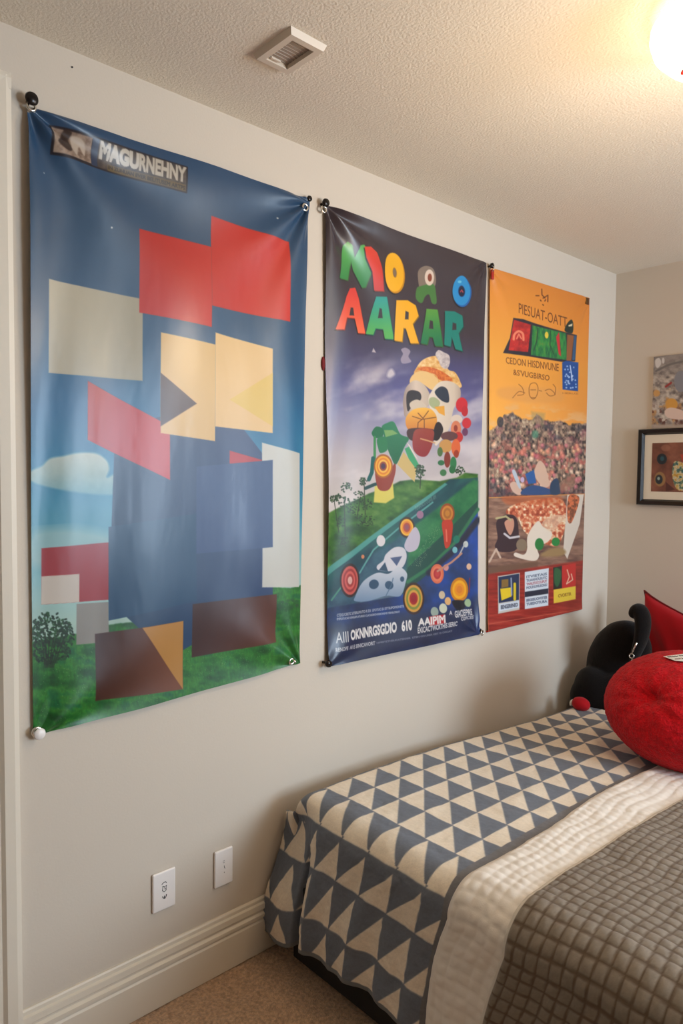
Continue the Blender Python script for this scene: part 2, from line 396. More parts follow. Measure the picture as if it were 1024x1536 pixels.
# small nail hole high on wall_left
nh = on((108, 101), 0, 0)
tag(obj('nail', lathe([(0, 0), (.002, 0), (.002, .002), (0, .0025)], (0, nh[1], nh[2]), (1, 0, 0), 12), M['ink']), 'tiny dark nail high on the wall above the blue banner', 'nail')

# ================================================================= BED
bx0, bx1, by0, by1 = .09, 1.50, 1.30, 3.34
bed = thing('bed', ((bx0+bx1)/2, (by0+by1)/2, 0), 'low bed with black base, foot end towards the carpet', 'bed')
obj('foot_board', boxes(((bx0+.02, by0, .012), (bx1-.02, by0+.03, .24))), M['blackbed'], bed, bevel=.004)
for x0 in (bx0+.02, bx1-.05): obj('side_rail', boxes(((x0, by0+.03, .03), (x0+.03, by1, .24))), M['blackbed'], bed, bevel=.004)
for x0 in (bx0+.02, bx1-.09):
    for y0 in (by0+.032, by1-.08): obj('leg', boxes(((x0+.031, y0, 0), (x0+.07, y0+.05, .2))), M['blackbed'], bed, bevel=.004)
obj('slat_base', boxes(((bx0+.051, by0+.031, .2), (bx1-.051, by1-.01, .239))), M['blackbed'], bed)
tag(obj('mattress', boxes(((bx0+.01, by0+.03, .242), (bx1-.01, by1, .385))), M['mattress'], bevel=.05), 'pale mattress on the black bed base, under the bedding', 'mattress')

RR, RW = .075, .055
A0, A1 = .075, 1.50
def ztop(x, y): return .487-.070*sm(1.5, 3.2, y)*(1-.75*sm(.1, .8, x))+.003*np.sin(x*9+y*4)+.004*(fbm(x+5, y, .25, 11)-.5)
def drape(a, s, off, wob=1.0):
    """a: across the bed, s: along it (0 = where the top starts to bend over the foot end)"""
    a = np.asarray(a, float)+0*s; s = np.asarray(s, float)+0*a
    R = RR+off
    # --- top with both long sides bending down
    th = np.clip((A0+RW-a)/RW, 0, 99); th1 = np.minimum(th, PI/2)
    x = np.where(a < A0+RW, A0+RW-(RW+off)*np.sin(th1), a); dz = np.where(a < A0+RW, (RW)*(1-np.cos(th1)), 0)+np.maximum(th-PI/2, 0)*RW
    lift = np.where(a < A0+RW, off*np.cos(th1), off)
    th = np.clip((a-A1+RW)/RW, 0, 99); th1 = np.minimum(th, PI/2)
    x = np.where(a > A1-RW, A1-RW+(RW+off)*np.sin(th1), x); dz = dz+np.where(a > A1-RW, RW*(1-np.cos(th1)), 0)+np.maximum(th-PI/2, 0)*RW
    lift = np.where(a > A1-RW, off*np.cos(th1), lift)
    f = np.clip(-s/RR, 0, PI/2); L = np.maximum(-s-RR*PI/2, 0)
    Y0 = by0+RR+.0
    ya = np.where(s > 0, Y0+s, Y0-R*np.sin(f)); zt = ztop(x, np.maximum(ya, Y0))
    zT = zt+lift*np.cos(f)-RR*(1-np.cos(f))-L-dz*np.cos(f)**.5
    # --- drop: the cloth spreads out flat to the wall, with a pleat beside it
    w = sm(.0, .11, -s)
    xd = np.where(a < .16, .16+(a-.16)*.57, a); xd = np.where(a > A1-RW, A1-RW+(a-A1+RW)*.5, xd)
    xd = np.maximum(xd, .012)
    sh = .050*(1-np.exp(-L/.16))*sm(.2, .45, a)*(1-sm(1.1, 1.4, a))
    k = sm(.02, .30, L+.05)
    fold = -.055*np.exp(-((a-.165)/.016)**2)*k+.020*np.exp(-((a-.215)/.03)**2)*k+.012*np.exp(-((a-.03)/.09)**2)*k
    wave = (.008*np.sin(a*31+1.5*np.sin(L*6))+.006*np.sin(a*57+2))*k*wob*(sm(.2, .4, a))*.75
    yd = Y0-R*np.sin(f)-.030*sm(0, .3, L)-fold-wave
    zc = sm(.26, .06, a)                       # at the wall the bend is softer and lower
    yd = yd+zc*(.05*sm(.0, .1, -s)*(1-sm(.1, .35, -s)))
    zd = zt+off*np.cos(f)-RR*(1-np.cos(f))-L-zc*.035*sm(0, .14, -s)+.010*np.sin(a*13+1)*sm(.15, .35, L)*sm(.2, .35, a)
    X = x*(1-w)+(xd-sh)*w; Y = ya*(1-w)+yd*w; Z = zT*(1-w)+zd*w
    wr = .0035*(fbm(a*1.0, s, .06, 21)-.5)*2
    Z = Z+wr*sm(-.1, .02, s); Y = Y-wr*2*w
    return np.stack([X, np.maximum(Y, 0), np.maximum(Z, .006)], -1)

# --- quilt of triangles
a = np.arange(-.10, .82, .0028); s = np.arange(-.432, 1.955, .0028)
aa, ss = np.meshgrid(a, s)
off = .006+.0*aa
P = drape(aa, ss, off)
GREY = np.array((112, 117, 127)); CREAM = np.array((232, 217, 196))
edges = [-.64, -.525, -.41, -.30, -.19, -.07, .04]+[.04+.114*k for k in range(1, 20)]
edges = np.array([-.585, -.455, -.33, -.20, -.083, .04]+[.04+.112*k for k in range(1, 20)])
row = np.searchsorted(edges, ss, side='right')-1; row = np.clip(row, 0, len(edges)-2)
h = (ss-edges[row])/(edges[row+1]-edges[row])
drop = ss < -.07
apx = np.where(ss < -.075, np.where(aa < .155, .5, .93), np.where(ss < .04, .12, 0.02)); apx = np.clip(apx, .03, .97)
hh = np.where(drop, h/.9, h/1.0)
colw = .1; xq = .16+(aa-.16)*.57; ph = np.where((ss < -.1) & (aa < .165), (xq-.037)/.112, (aa-.017)/colw); fx = ph-np.floor(ph)
bend = .04*np.sin(PI*h)
left = apx*hh; right = 1-(1-apx)*hh
px_ = np.minimum(fx-left, right-fx)*colw
tri = np.clip(.5+px_/.0028, 0, 1)*np.clip(.5+(h-.02)/.03, 0, 1)*(hh < 1)
tri = np.where(aa > .676, 0, tri)
weave = 1+.05*(rng.random(aa.shape)-.5)+.06*(fbm(aa, ss*6, .03, 5)-.5)
col = (GREY*(1-tri[..., None])+CREAM*tri[..., None])*weave[..., None]
hem = (ss < s[0]+.012)
col = np.where(hem[..., None], np.array((120, 122, 124)), col)
bind = (aa > .678) & (aa < .72)
col = np.where(bind[..., None], np.array((118, 116, 118))*weave[..., None], col)
quilt = obj('patchwork_quilt', grid_mesh('quilt', P, col), M['quilt'])
tag(quilt, 'blue-grey and cream triangle patterned quilt hanging over the foot of the bed', 'quilt')
sd = quilt.modifiers.new('thick', 'SOLIDIFY'); sd.thickness = .004; sd.offset = -1

def puff(u, v, n): return np.abs(np.sin(PI*u))**n*np.abs(np.sin(PI*v))**n
# --- white coverlet
a = np.arange(.70, 1.74, .004); s = np.arange(-.47, 1.955, .004)
aa, ss = np.meshgrid(a, s)
edge = aa-.70
wv = .010*np.sin(ss*7)+.008*(fbm(ss, aa*0, .12, 41)-.5)
u = (aa+.006*np.sin(ss*23))/.030; v = (ss+.006*np.sin(aa*31+ss*5))/.027
off = .009+.008*sm(0, .018, edge)+.0036*puff(u, v, .6)*sm(0, .02, edge)+.012*(fbm(aa, ss, .11, 33)-.5)*sm(0, .04, edge)
P = drape(aa+wv*sm(.2, 0, edge), ss, off, .7)
cov = obj('white_coverlet', grid_mesh('coverlet', P), M['coverlet'])
tag(cov, 'off-white quilted coverlet lying between the triangle quilt and grey throw', 'coverlet')
sd = cov.modifiers.new('thick', 'SOLIDIFY'); sd.thickness = .005; sd.offset = -1
# --- grey throw with brown grid lines
a = np.arange(.855, 1.735, .0035); s = np.arange(-.49, 1.80, .0035)
aa, ss = np.meshgrid(a, s)
edge = aa-.855
g = .0285; du = .004*np.sin(ss*17)+.003*np.sin(ss*41); dv = .004*np.sin(aa*15+1)
u = (aa+du)/g; v = (ss+dv)/g
off = .024+.006*sm(0, .02, edge)+.0038*puff(u, v, .5)*sm(0, .02, edge)+.008*(fbm(aa, ss, .13, 63)-.5)
wv = .010*np.sin(ss*5+1)+.040*sm(0.1, .9, ss)
P = drape(aa+wv*sm(.25, 0, edge), ss, off, .6)
fu = np.abs(u-np.round(u))*g; fv = np.abs(v-np.round(v))*g
ln = np.maximum(1-sm(.0014, .0036, fu), 1-sm(.0014, .0036, fv))
base = np.array((134, 122, 108))*(1+.10*(fbm(aa, ss, .03, 71)-.5)+.06*(rng.random(aa.shape)-.5))[..., None]
col = base*(1-.75*ln[..., None])+np.array((88, 70, 54))*.75*ln[..., None]
col = np.where((edge < .010)[..., None], np.array((214, 204, 190)), col)
thr = obj('grid_throw', grid_mesh('throw', P, col), M['quilt'])
tag(thr, 'grey-brown throw blanket with a stitched square grid on the bed', 'blanket')
sd = thr.modifiers.new('thick', 'SOLIDIFY'); sd.thickness = .006; sd.offset = -1

# ================================================================= CUSHIONS AND TOY
def surf(x, y): return ztop(np.array(x), np.array(y)).item()
# big round red cushion
D = on((1036, 1066), 2, .658); cx, cy = D[0], D[1]
def dimple(center, depth, rad):
    c = Vector(center).normalized()
    def f(v):
        d = (v-c).length
        return 1-depth*math.exp(-(d/rad)**2)
    return f
cc = CAM-np.array([cx, cy, .665]); cc = Vector(cc).normalized()
side = Vector((rt[0], rt[1], 0)).normalized()
def hit(px):
    d = fw+rt*(px[0]-512)/FPX-up*(px[1]-768)/FPX
    R = np.array([.28, .27, .197]); o = (CAM-np.array([cx, cy, .658]))/R; e = d/R
    A = e@e; B = 2*o@e; K = o@o-1
    return o+e*((-B-math.sqrt(max(B*B-4*A*K, 0)))/(2*A))
dc = Vector(hit((968, 1044))).normalized()
def fball(v):
    f = dimple(dc, .15, .14)(v)*dimple(dc, .07, .45)(v)
    # radiating gathers towards the dimple
    d = (v-dc).length; t = v.cross(dc); an = math.atan2(t.z, t.x)
    f *= 1+.012*math.sin(an*9)*math.exp(-((d-.35)/.3)**2)
    if v.z < 0: f *= 1-.0*v.z
    f *= 1+.006*mn.noise(v*9)+.010*mn.noise(v*28)
    return f
ball = blob((cx, cy, .658), (.280, .270, .197), (0, 0, 0), 130, fball)
rc = thing('round_cushion', (cx, cy, .47), 'large round fluffy red cushion with a dimple and small white label', 'cushion')
RB = math.radians(0)
obj('cushion_body', ball, M['redplush'], rc, smooth=True)
# white label sewn on top
def onball(px):
    d = fw+rt*(px[0]-512)/FPX-up*(px[1]-768)/FPX
    o = CAM-np.array([cx, cy, .658]); R = np.array([.286, .276, .203]); o = o/R; e = d/R
    A = e@e; B = 2*o@e; K = o@o-1; disc = max(B*B-4*A*K, 0)
    return CAM+d*((-B-math.sqrt(disc))/(2*A))
bm = bmesh.new(); n = 12; vs = []
lq = [(994, 984.5), (1034, 979.5), (1046, 994), (1012, 991)]
for j in range(n+1):
    for i in range(n+1):
        u, v = i/n, j/n
        q = [(lq[0][k]*(1-u)+lq[1][k]*u)*(1-v)+(lq[3][k]*(1-u)+lq[2][k]*u)*v for k in (0, 1)]
        vs.append(bm.verts.new(onball(q)))
for j in range(n):
    for i in range(n): bm.faces.new((vs[j*(n+1)+i], vs[j*(n+1)+i+1], vs[(j+1)*(n+1)+i+1], vs[(j+1)*(n+1)+i]))
lab = obj('cloth_label', bm, M['white'], rc)
lab['label'] = 'white cloth label with small dark lettering'
for k, (x0, x1, yy0) in enumerate(((1001, 1016, 985.5), (1018, 1032, 984), (1012, 1020, 989), (1022, 1036, 988))):
    obj('label_mark', tube([onball((x0+(x1-x0)*t, yy0-.6*t+(.8 if i % 2 else 0)))+np.array([0, 0, .0022]) for i, t in enumerate(np.linspace(0, 1, 9))], .0011, 6), M['redpipe'] if k > 1 else M['ink'], lab)

# square red pillow standing on its side behind
def pillow_bm(hw, th, n=36, dent=0):
    bm = bmesh.new(); L = []
    for sgn in (1, -1):
        g = []
        for j in range(n+1):
            r_ = []
            for i in range(n+1):
                u, v = 2*i/n-1, 2*j/n-1
                pin = 1-.07*(1-u*u*u*u)*abs(v)**2-.0; pin2 = 1-.07*(1-v*v*v*v)*abs(u)**2
                x, y = hw*u*pin2, hw*v*pin
                z = sgn*th*((1-u*u)*(1-v*v))**.42*(1+.10*mn.noise(Vector((u*2, v*2, sgn))))
                z += .006*math.sin(9*(u+v))*(1-abs(u))*(1-abs(v))
                r_.append(bm.verts.new((x, y, z)))
            g.append(r_)
        for j in range(n):
            for i in range(n): bm.faces.new((g[j][i], g[j][i+1], g[j+1][i+1], g[j+1][i]))
    bmesh.ops.remove_doubles(bm, verts=bm.verts, dist=1e-5)
    return bm
tip = on((966, 886), 1, 3.27)
hw = .22
pil = thing('red_pillow', (tip[0]+.16, 3.2, surf(.5, 3.2)), 'plain red square pillow standing on a corner against the back wall', 'pillow')
ang = math.radians(-33)
pb = pillow_bm(hw, .065)
# local frame: local x along the top edge (towards the right), local y up, local z towards the camera
ex = Vector((.86, -.34, -.22)).normalized(); ey = Vector((-.06, .05, 1)).normalized(); ez = ex.cross(ey).normalized()
Mx = Matrix((ex, ey, ez)).transposed()
cen = Vector(tip)-Mx@Vector((-hw, hw, 0))
for v in pb.verts: v.co = cen+Mx@v.co
obj('pillow_cover', pb, M['redfab'], pil, smooth=True)
pts = []
for k in range(4):
    A = [(-1, 1), (1, 1), (1, -1), (-1, -1)][k]; B = [(1, 1), (1, -1), (-1, -1), (-1, 1)][k]
    for i in range(10):
        t = i/10; u = A[0]*(1-t)+B[0]*t; v = A[1]*(1-t)+B[1]*t
        pts.append(cen+Mx@Vector((hw*u*(1-.07*(1-v**4)*abs(u)**2), hw*v*(1-.07*(1-u**4)*abs(v)**2), 0)))
pts.append(pts[0]); pts.append(pts[1])
obj('piping', tube(pts, .0045, 8), M['redpipe'], pil, smooth=True)

# black plush toy in the corner
def at(px, y): return Vector(on(px, 1, y))
toy = thing('plush_toy', (.25, 3.08, surf(.25, 3.08)), 'black plush toy slumped in the corner with one red foot', 'plush toy')
bmb = bmesh.new()
def pk(v): return 1+.012*mn.noise(v*4)+.006*mn.noise(v*14)
blob(at((927, 990), 3.10), (.135, .105, .205), (.15, .46, 0), 40, pk, bmb)
blob(at((900, 1035), 3.02), (.120, .10, .10), (0, .5, 0), 32, pk, bmb)
blob(at((882, 1043), 3.00), (.078, .085, .095), (0, .2, 0), 32, pk, bmb)
blob(at((925, 1050), 3.04), (.15, .11, .14), (0, 0, 0), 32, pk, bmb)
body = obj('toy_body', bmb, M['plush'], toy)
rm = body.modifiers.new('merge', 'REMESH'); rm.mode = 'VOXEL'; rm.voxel_size = .006; rm.use_smooth_shade = True
smo = body.modifiers.new('soft', 'SMOOTH'); smo.iterations = 6; smo.factor = .6
e1 = bmesh.new()
for i, q in enumerate(catmull([(951, 920), (954, 916), (959, 916), (963, 924), (964, 936), (963, 948), (960, 962), (955, 976), (950, 988)], False, 3)):
    r_ = .018+.014*math.sin(PI*min(1, (i+3)/27)); blob(at(q, 2.985), (r_, r_*1.3, r_), (0, 0, 0), 10, None, e1)
eo = obj('toy_ear', e1, M['plush'], toy)
rm = eo.modifiers.new('merge', 'REMESH'); rm.mode = 'VOXEL'; rm.voxel_size = .004; rm.use_smooth_shade = True
rm = eo.modifiers.new('soft', 'SMOOTH'); rm.iterations = 6; rm.factor = .6
ft = blob(at((871, 1056), 2.87), (.040, .034, .030), (0, .1, 0), 20, pk)
obj('toy_foot', ft, M['redfab'], toy, smooth=True)['label'] = 'red padded foot'
sl = blob(at((858, 1054), 2.88), (.010, .016, .017), (0, .3, 0), 12, pk)
obj('foot_trim', sl, M['white'], toy, smooth=True)['label'] = 'white edge of the red foot'
cl = tube([at(q, 2.945) for q in ((955, 964), (951, 972), (948, 979))], .0035, 8)
tb = obj('zip_pull', cl, M['chrome'], toy, smooth=True); tb['label'] = 'small silver tag'
obj('zip_ring', torus(at((947, 984), 2.945), (.3, -1, .2), .009, .0022), M['chrome'], toy, smooth=True)
obj('zip_tab', blob(at((948, 992), 2.945), (.006, .003, .009), (0, 0, 0), 10), M['chrome'], toy, smooth=True)
# ================================================================= WALL BANNERS
def sheet(tl, tr, br, bl, step):
    return quad_sheet(*[on(q, 0, 0) for q in (tl, tr, br, bl)], step)
def sheet_coords(P):
    """metres from the sheet's top-left corner"""
    return P[..., 1]-P[0, 0, 1], P[0, 0, 2]-P[..., 2]
def mix(c, t, d): return np.asarray(c, float)*(1-t[..., None])+np.asarray(d, float)*t[..., None]
def ramp(t, stops):
    out = np.zeros(t.shape+(3,)); xs = [q[0] for q in stops]
    for k in range(3): out[..., k] = np.interp(t, xs, [q[1][k] for q in stops])
    return out
def folds(u, v, pins, W_, H_):
    d = 0
    for (pu, pv, amp, n, ph, rad) in pins:
        r = np.hypot(u-pu, v-pv)+1e-6; an = np.arctan2(v-pv, u-pu)
        d = d+amp*np.sin(an*n+ph+.6*np.sin(an*3))*np.exp(-r/rad)*sm(0, .06, r)
    return d
def hang(name, cv, d, m, label, cat, group=None):
    P = cv.P.copy(); P[..., 0] = .007+np.maximum(d, -.004)
    o = obj(name, grid_mesh(name, P, cv.c, flip=False), m)
    return tag(o, label, cat, group)

# ---------------- banner 1: blue sky, grass, plain geometric shapes
P1, U1, V1 = sheet((37.5, 162), (460, 299.5), (447, 993.5), (48, 1104), .00165)
cv = Canvas(P1); u, v = sheet_coords(P1); x, y = cv.x, cv.y
t = v/1.46
cv.c = ramp(t, [(0, (48, 82, 122)), (.16, (50, 86, 124)), (.33, (42, 92, 138)), (.46, (26, 108, 164)), (.58, (44, 138, 186)), (.68, (92, 172, 202)), (.76, (158, 206, 214)), (.82, (178, 212, 206)), (1, (178, 212, 206))])
ang_ = np.arctan2(v+.15, u-.35); ry = .5+.5*np.sin(ang_*26+2*np.sin(ang_*5)); cv.blend(.16*ry**3*sm(.25, .6, t)*(1-sm(.75, .85, t)), (150, 210, 235))
cv.c *= (1+.05*(fbm(x, y*2, 60, 3)-.5))[..., None]
for px_, py_, r in ((163, 344, 1.3), (412, 329, 1.3), (63, 262, .9)): cv.ell(px_, py_, r, r, (235, 240, 245))
# clouds
for pts in ([(42, 708), (60, 699), (72, 688), (92, 684), (110, 680), (130, 679), (146, 682), (158, 692), (161, 704), (158, 716), (176, 708), (196, 708), (206, 716), (205, 738), (150, 742), (90, 735), (44, 722)],):
    cv.blobp(pts, lambda X, Y: ramp((Y-678)/66, [(0, (206, 216, 212)), (.5, (168, 196, 200)), (1, (120, 178, 200))])+14*(fbm(X, Y, 9, 8)-.5)[..., None], soft=2)
cv.blobp([(44, 800), (90, 790), (150, 798), (190, 812), (188, 842), (120, 850), (44, 846)], (196, 216, 214), soft=9, alpha=.55)
# grass
gt = np.interp(x, [30, 45, 110, 150, 200, 300, 370, 400, 430, 470], [968, 962, 950, 938, 930, 905, 880, 878, 882, 872])
gm = sm(-1.5, 1.5, y-gt-3*(fbm(x, y*0, 9, 2)-.5))
gn = fbm(x, y*1.6, 26, 14); bl_ = fbm(x*2.2, y*.8, 4, 15)
gcol = ramp(gn+.14*(y-gt)/150, [(.25, (20, 84, 40)), (.45, (34, 112, 46)), (.62, (58, 138, 54)), (.8, (24, 110, 62)), (1, (12, 104, 66))])*(1+.35*(bl_-.5))[..., None]
cv.blend(gm, gcol)
sp = (rng.random(x.shape) > .985) & (y > gt+20) & (fbm(x, y, 18, 33) > .5); cv.blend(sp*.5*1.0, (150, 196, 130))
# plain red, cream and grey blocks at the left
cv.poly([(60, 822), (172, 812), (172, 898), (60, 906)], (166, 34, 44)); cv.poly([(60, 864), (116, 860), (116, 902), (60, 906)], (216, 206, 200)); cv.poly([(112, 905), (160, 902), (160, 962), (112, 966)], (150, 148, 146))
# leafy bush
for k in range(420):
    a = rng.random()*2*PI; r = rng.random()**.5; bx_ = 74+34*r*math.cos(a); by_ = 957+40*r*math.sin(a)
    cv.ell(bx_, by_, 2.6, 1.5, [(22, 62, 36), (34, 88, 48), (16, 48, 34)][k % 3], rot=rng.random()*180, soft=.5)
for k in range(7): cv.line([(72+k*2-6, 1000), (60+k*6, 955-rng.random()*10)], 1.3, (26, 40, 30))
for k in range(26): cv.ell(360+rng.random()*85, 897+rng.random()*14, 3, 2, (40, 84, 60), alpha=.6)
# plain geometric composition of overlapping flat shapes, in the place of the banner's picture
def shade(c0, c1, ax=(1, .3), o=(0, 0), L=200):
    return lambda X, Y: ramp(np.clip(((X-o[0])*ax[0]+(Y-o[1])*ax[1])/L, 0, 1), [(0, c0), (1, c1)])
cv.poly([(170, 640), (330, 605), (404, 700), (404, 900), (250, 985), (160, 900)], shade((14, 62, 104), (46, 72, 124), (.9, -.3), (170, 900), 240))
cv.poly([(70, 420), (210, 450), (210, 572), (70, 560)], shade((206, 198, 180), (176, 170, 152), o=(70, 430), L=140))
cv.poly([(128, 572), (250, 640), (250, 720), (128, 660)], shade((178, 26, 30), (206, 42, 40), o=(120, 560), L=120))
cv.poly([(205, 345), (312, 372), (312, 492), (205, 470)], shade((196, 34, 30), (214, 48, 40), o=(200, 350), L=150))
cv.poly([(312, 326), (430, 364), (430, 484), (312, 460)], shade((206, 40, 34), (224, 58, 46), o=(310, 350), L=150))
cv.poly([(236, 500), (318, 518), (318, 662), (236, 650)], (236, 198, 136)); cv.poly([(318, 500), (404, 524), (404, 650), (318, 640)], (246, 208, 150))
cv.poly([(388, 664), (446, 680), (446, 880), (388, 880)], (214, 216, 216)); cv.poly([(340, 676), (388, 690), (388, 790), (340, 780)], (190, 28, 34))
cv.poly([(404, 560), (404, 640), (340, 600)], (240, 206, 110)); cv.poly([(236, 560), (236, 640), (290, 606)], (70, 34, 30))
cv.poly([(160, 790), (290, 770), (290, 900), (160, 930)], (16, 72, 116)); cv.poly([(290, 700), (404, 690), (404, 820), (290, 830)], (50, 80, 134))
cv.poly([(140, 950), (270, 930), (270, 1032), (140, 1050)], shade((66, 34, 28), (126, 70, 42), o=(135, 1000), L=130)); cv.poly([(284, 905), (410, 890), (410, 962), (284, 985)], shade((62, 30, 28), (110, 62, 46), o=(290, 960), L=130))
cv.poly([(208, 940), (270, 930), (270, 1032)], (196, 140, 66))
# caption strip
def stq(p): return (60+p[0]/4.452, 180+p[1]/4.45)
fr_ = [stq(p) for p in ((58, 42), (950, 335), (950, 500), (58, 238))]
cv.poly(fr_, (36, 30, 40), grow=1.0); cv.poly([stq(p) for p in ((330, 140), (372, 150), (372, 322), (330, 312))], (52, 66, 98))
cv.poly([stq(p) for p in ((70, 52), (326, 140), (328, 300), (70, 228))], lambda X, Y: ramp(fbm(X, Y, 9, 5), [(.2, (120, 96, 84)), (.5, (172, 150, 136)), (.8, (200, 180, 166))]))
cv.blobp([stq(p) for p in ((150, 78), (196, 100), (178, 150), (196, 215), (160, 220), (96, 165), (120, 130))], (66, 50, 46), soft=1)
cv.blobp([stq(p) for p in ((200, 120), (270, 150), (290, 200), (282, 250), (250, 190), (226, 250), (196, 190))], (206, 190, 178), soft=1)
cv.poly([stq(p) for p in ((372, 150), (944, 335), (944, 492), (372, 322))], lambda X, Y: ramp(fbm(X, Y, 7, 6), [(.2, (56, 50, 56)), (.8, (104, 92, 84))]))
cv.poly([stq(p) for p in ((440, 305), (944, 450), (944, 492), (440, 345))], (112, 92, 54))
cv.text('MAGU', [stq(p) for p in ((380, 155), (640, 240), (640, 350), (380, 268))], (214, 208, 200), bold=.07)
cv.text('RNEHNY', [stq(p) for p in ((640, 240), (946, 338), (946, 438), (640, 350))], (206, 198, 188), bold=.05)
cv.text('IN ZUHUAN EVER BELITUSEM ARTPS', [stq(p) for p in ((445, 312), (940, 458), (940, 486), (445, 334))], (40, 30, 24), bold=.03)
# hem, white turned corner at the top-left pin
cv.poly([(36, 158), (56, 160), (49, 172), (36, 171)], (214, 200, 184))
em = np.minimum(np.minimum(u, .83-u), np.minimum(v, 1.45-v))
d = .004+folds(u, v, [(0, 0, .011, 9, .5, .38), (.83, 0, .010, 10, 2, .32), (0, 1.46, .007, 8, 1, .25), (.81, 1.42, .007, 9, 0, .25)], .83, 1.46)
d = d+.0075*np.sin(u*34+3*v+1.2*np.sin(v*2.1))*np.exp(-u/.10)*sm(0, .25, v)+.006*np.sin((u-.83)*40-2*v)*np.exp(-(.83-u)/.09)*sm(.1, .4, v)+.003*np.sin(u*17+v*2.3)+.002*(fbm(u, v*.35, .10, 9)-.5)
d = d+.006*np.sin(PI*np.clip(u/.83, 0, 1))
cv.c *= np.array((.86, .84, .80))
b1 = hang('wall_banner', cv, d, M['banner'], 'largest banner, blue sky over grass with big red, cream and blue rectangles', 'banner')
del cv

# ---------------- banner 2
P2, U2, V2 = sheet((484, 309), (725.5, 395), (712.5, 950), (487.5, 997.5), .0017)
cv = Canvas(P2); u, v = sheet_coords(P2); x, y = cv.x, cv.y
t = v/1.455
n1 = fbm(x+y*.9, y*1.7, 95, 17); n2 = fbm(x, y, 26, 18)
cv.c = ramp(t, [(0, (66, 56, 60)), (.2, (62, 54, 64)), (.30, (72, 70, 104)), (.37, (90, 92, 142)), (.44, (140, 142, 176)), (.53, (186, 180, 188)), (.62, (200, 194, 192)), (1, (196, 190, 188))])
cl_ = sm(.45, .75, n1+.35*(t-.30)+.15*(n2-.5))*sm(.26, .36, t)*.75
cv.blend(cl_, (226, 220, 222))
cv.blend(sm(560, 600, x)*sm(520, 560, y)*(1-sm(600, 660, y))*.45*(1-cl_), (84, 86, 150))
Z5 = lambda p: (470+p[0]/3.793, 290+p[1]/3.793); Z6 = lambda p: (470+p[0]/3.793, 640+p[1]/3.793)
ZA = lambda p: (560+p[0]/6.4, 520+p[1]/6.4); ZB = lambda p: (480+p[0]/4.267, 740+p[1]/4.267); ZC = lambda p: (480+p[0]/4.096, 880+p[1]/4.1)
z = lambda f, L: [f(p) for p in L]
# green hill, road band, dark blue ground
hill = z(Z6, [(60, 490), (150, 450), (300, 380), (420, 340), (480, 310), (560, 300), (700, 310), (800, 290), (850, 262), (925, 270), (925, 480), (400, 900), (60, 1000)])
cv.poly(hill, lambda X, Y: ramp(fbm(X, Y*1.5, 22, 4)-.1+.15*((X-480)/240), [(.25, (30, 74, 34)), (.5, (60, 112, 44)), (.75, (96, 140, 66))]), soft=1.2)
cv.poly(z(Z6, [(60, 830), (460, 520), (760, 300), (925, 290), (925, 480), (820, 600), (60, 1130)]), lambda X, Y: ramp(fbm(X+Y, Y, 30, 41), [(.2, (20, 60, 74)), (.6, (30, 84, 92)), (.9, (40, 104, 96))]), soft=1)
cv.poly(z(Z6, [(60, 805), (730, 320), (745, 328), (60, 850)]), (76, 152, 146), soft=.8)
cv.poly(z(Z6, [(560, 560), (900, 300), (925, 310), (925, 440), (560, 760), (500, 900), (480, 900)]), lambda X, Y: ramp(fbm(X, Y, 18, 43), [(.2, (24, 100, 66)), (.8, (66, 142, 88))]), soft=2)
cv.poly(z(Z6, [(60, 1000), (120, 940), (330, 720), (460, 640), (560, 560), (520, 700), (520, 980), (60, 1090)]), lambda X, Y: ramp(fbm(X, Y, 14, 44), [(.2, (38, 66, 96)), (.8, (60, 104, 126))]), soft=3, alpha=.8)
cv.line(z(Z6, [(250, 830), (330, 700), (480, 570), (660, 430)]), 2.4, (88, 158, 154)); cv.line(z(Z6, [(90, 985), (150, 900)]), 2.4, (70, 140, 120))
cv.poly(z(Z6, [(480, 960), (520, 800), (925, 420), (925, 700)]), (30, 78, 70))
cv.poly(z(Z6, [(925, 470), (925, 1400), (60, 1400), (60, 1030), (480, 960), (640, 830), (820, 620)]), lambda X, Y: ramp(fbm(X, Y, 30, 46)+.3*(X-600)/200, [(.2, (30, 50, 84)), (.6, (36, 70, 134)), (.9, (34, 80, 178))]), soft=1)
cv.line(z(Z6, [(520, 880), (640, 800), (800, 650), (925, 470)]), 5, (50, 120, 84), soft=1); cv.line(z(Z6, [(640, 830), (800, 690), (925, 530)]), 9, (38, 44, 64), soft=2)
cv.poly([(486, 940), (560, 930), (714, 900), (714, 955), (486, 1000)], (32, 40, 66), soft=10, alpha=.8)
# big title letters (drawn outlines)
def letter(f, outer, hole, col, sh=None):
    o = z(f, outer); cv.poly([(a-1.2, b+2.0) for a, b in o], (28, 26, 30), soft=.8)
    cv.poly([(a+1.0, b+1.6) for a, b in o], tuple(int(c*.6) for c in (col(np.zeros(1), np.zeros(1))[0] if callable(col) else col)), soft=.6)
    cv.poly(o, col, soft=.6)
    if hole: cv.poly(z(f, hole), (58, 50, 58), soft=.6)
def vg(c0, c1, y0, y1): return lambda X, Y: ramp(np.clip((Y-y0)/(y1-y0), 0, 1), [(0, c0), (1, c1)])
cv_M = [(125, 488), (160, 300), (178, 280), (200, 300), (220, 370), (240, 305), (262, 300), (280, 330), (315, 440), (285, 535), (265, 538), (215, 440), (205, 390), (178, 498)]
letter(Z5, cv_M, None, vg((104, 190, 96), (48, 134, 74), 360, 425))
letter(Z5, [(262, 312), (310, 308), (345, 340), (368, 430), (384, 560), (332, 556), (314, 450), (275, 372)], None, vg((232, 72, 56), (206, 60, 56), 370, 435))
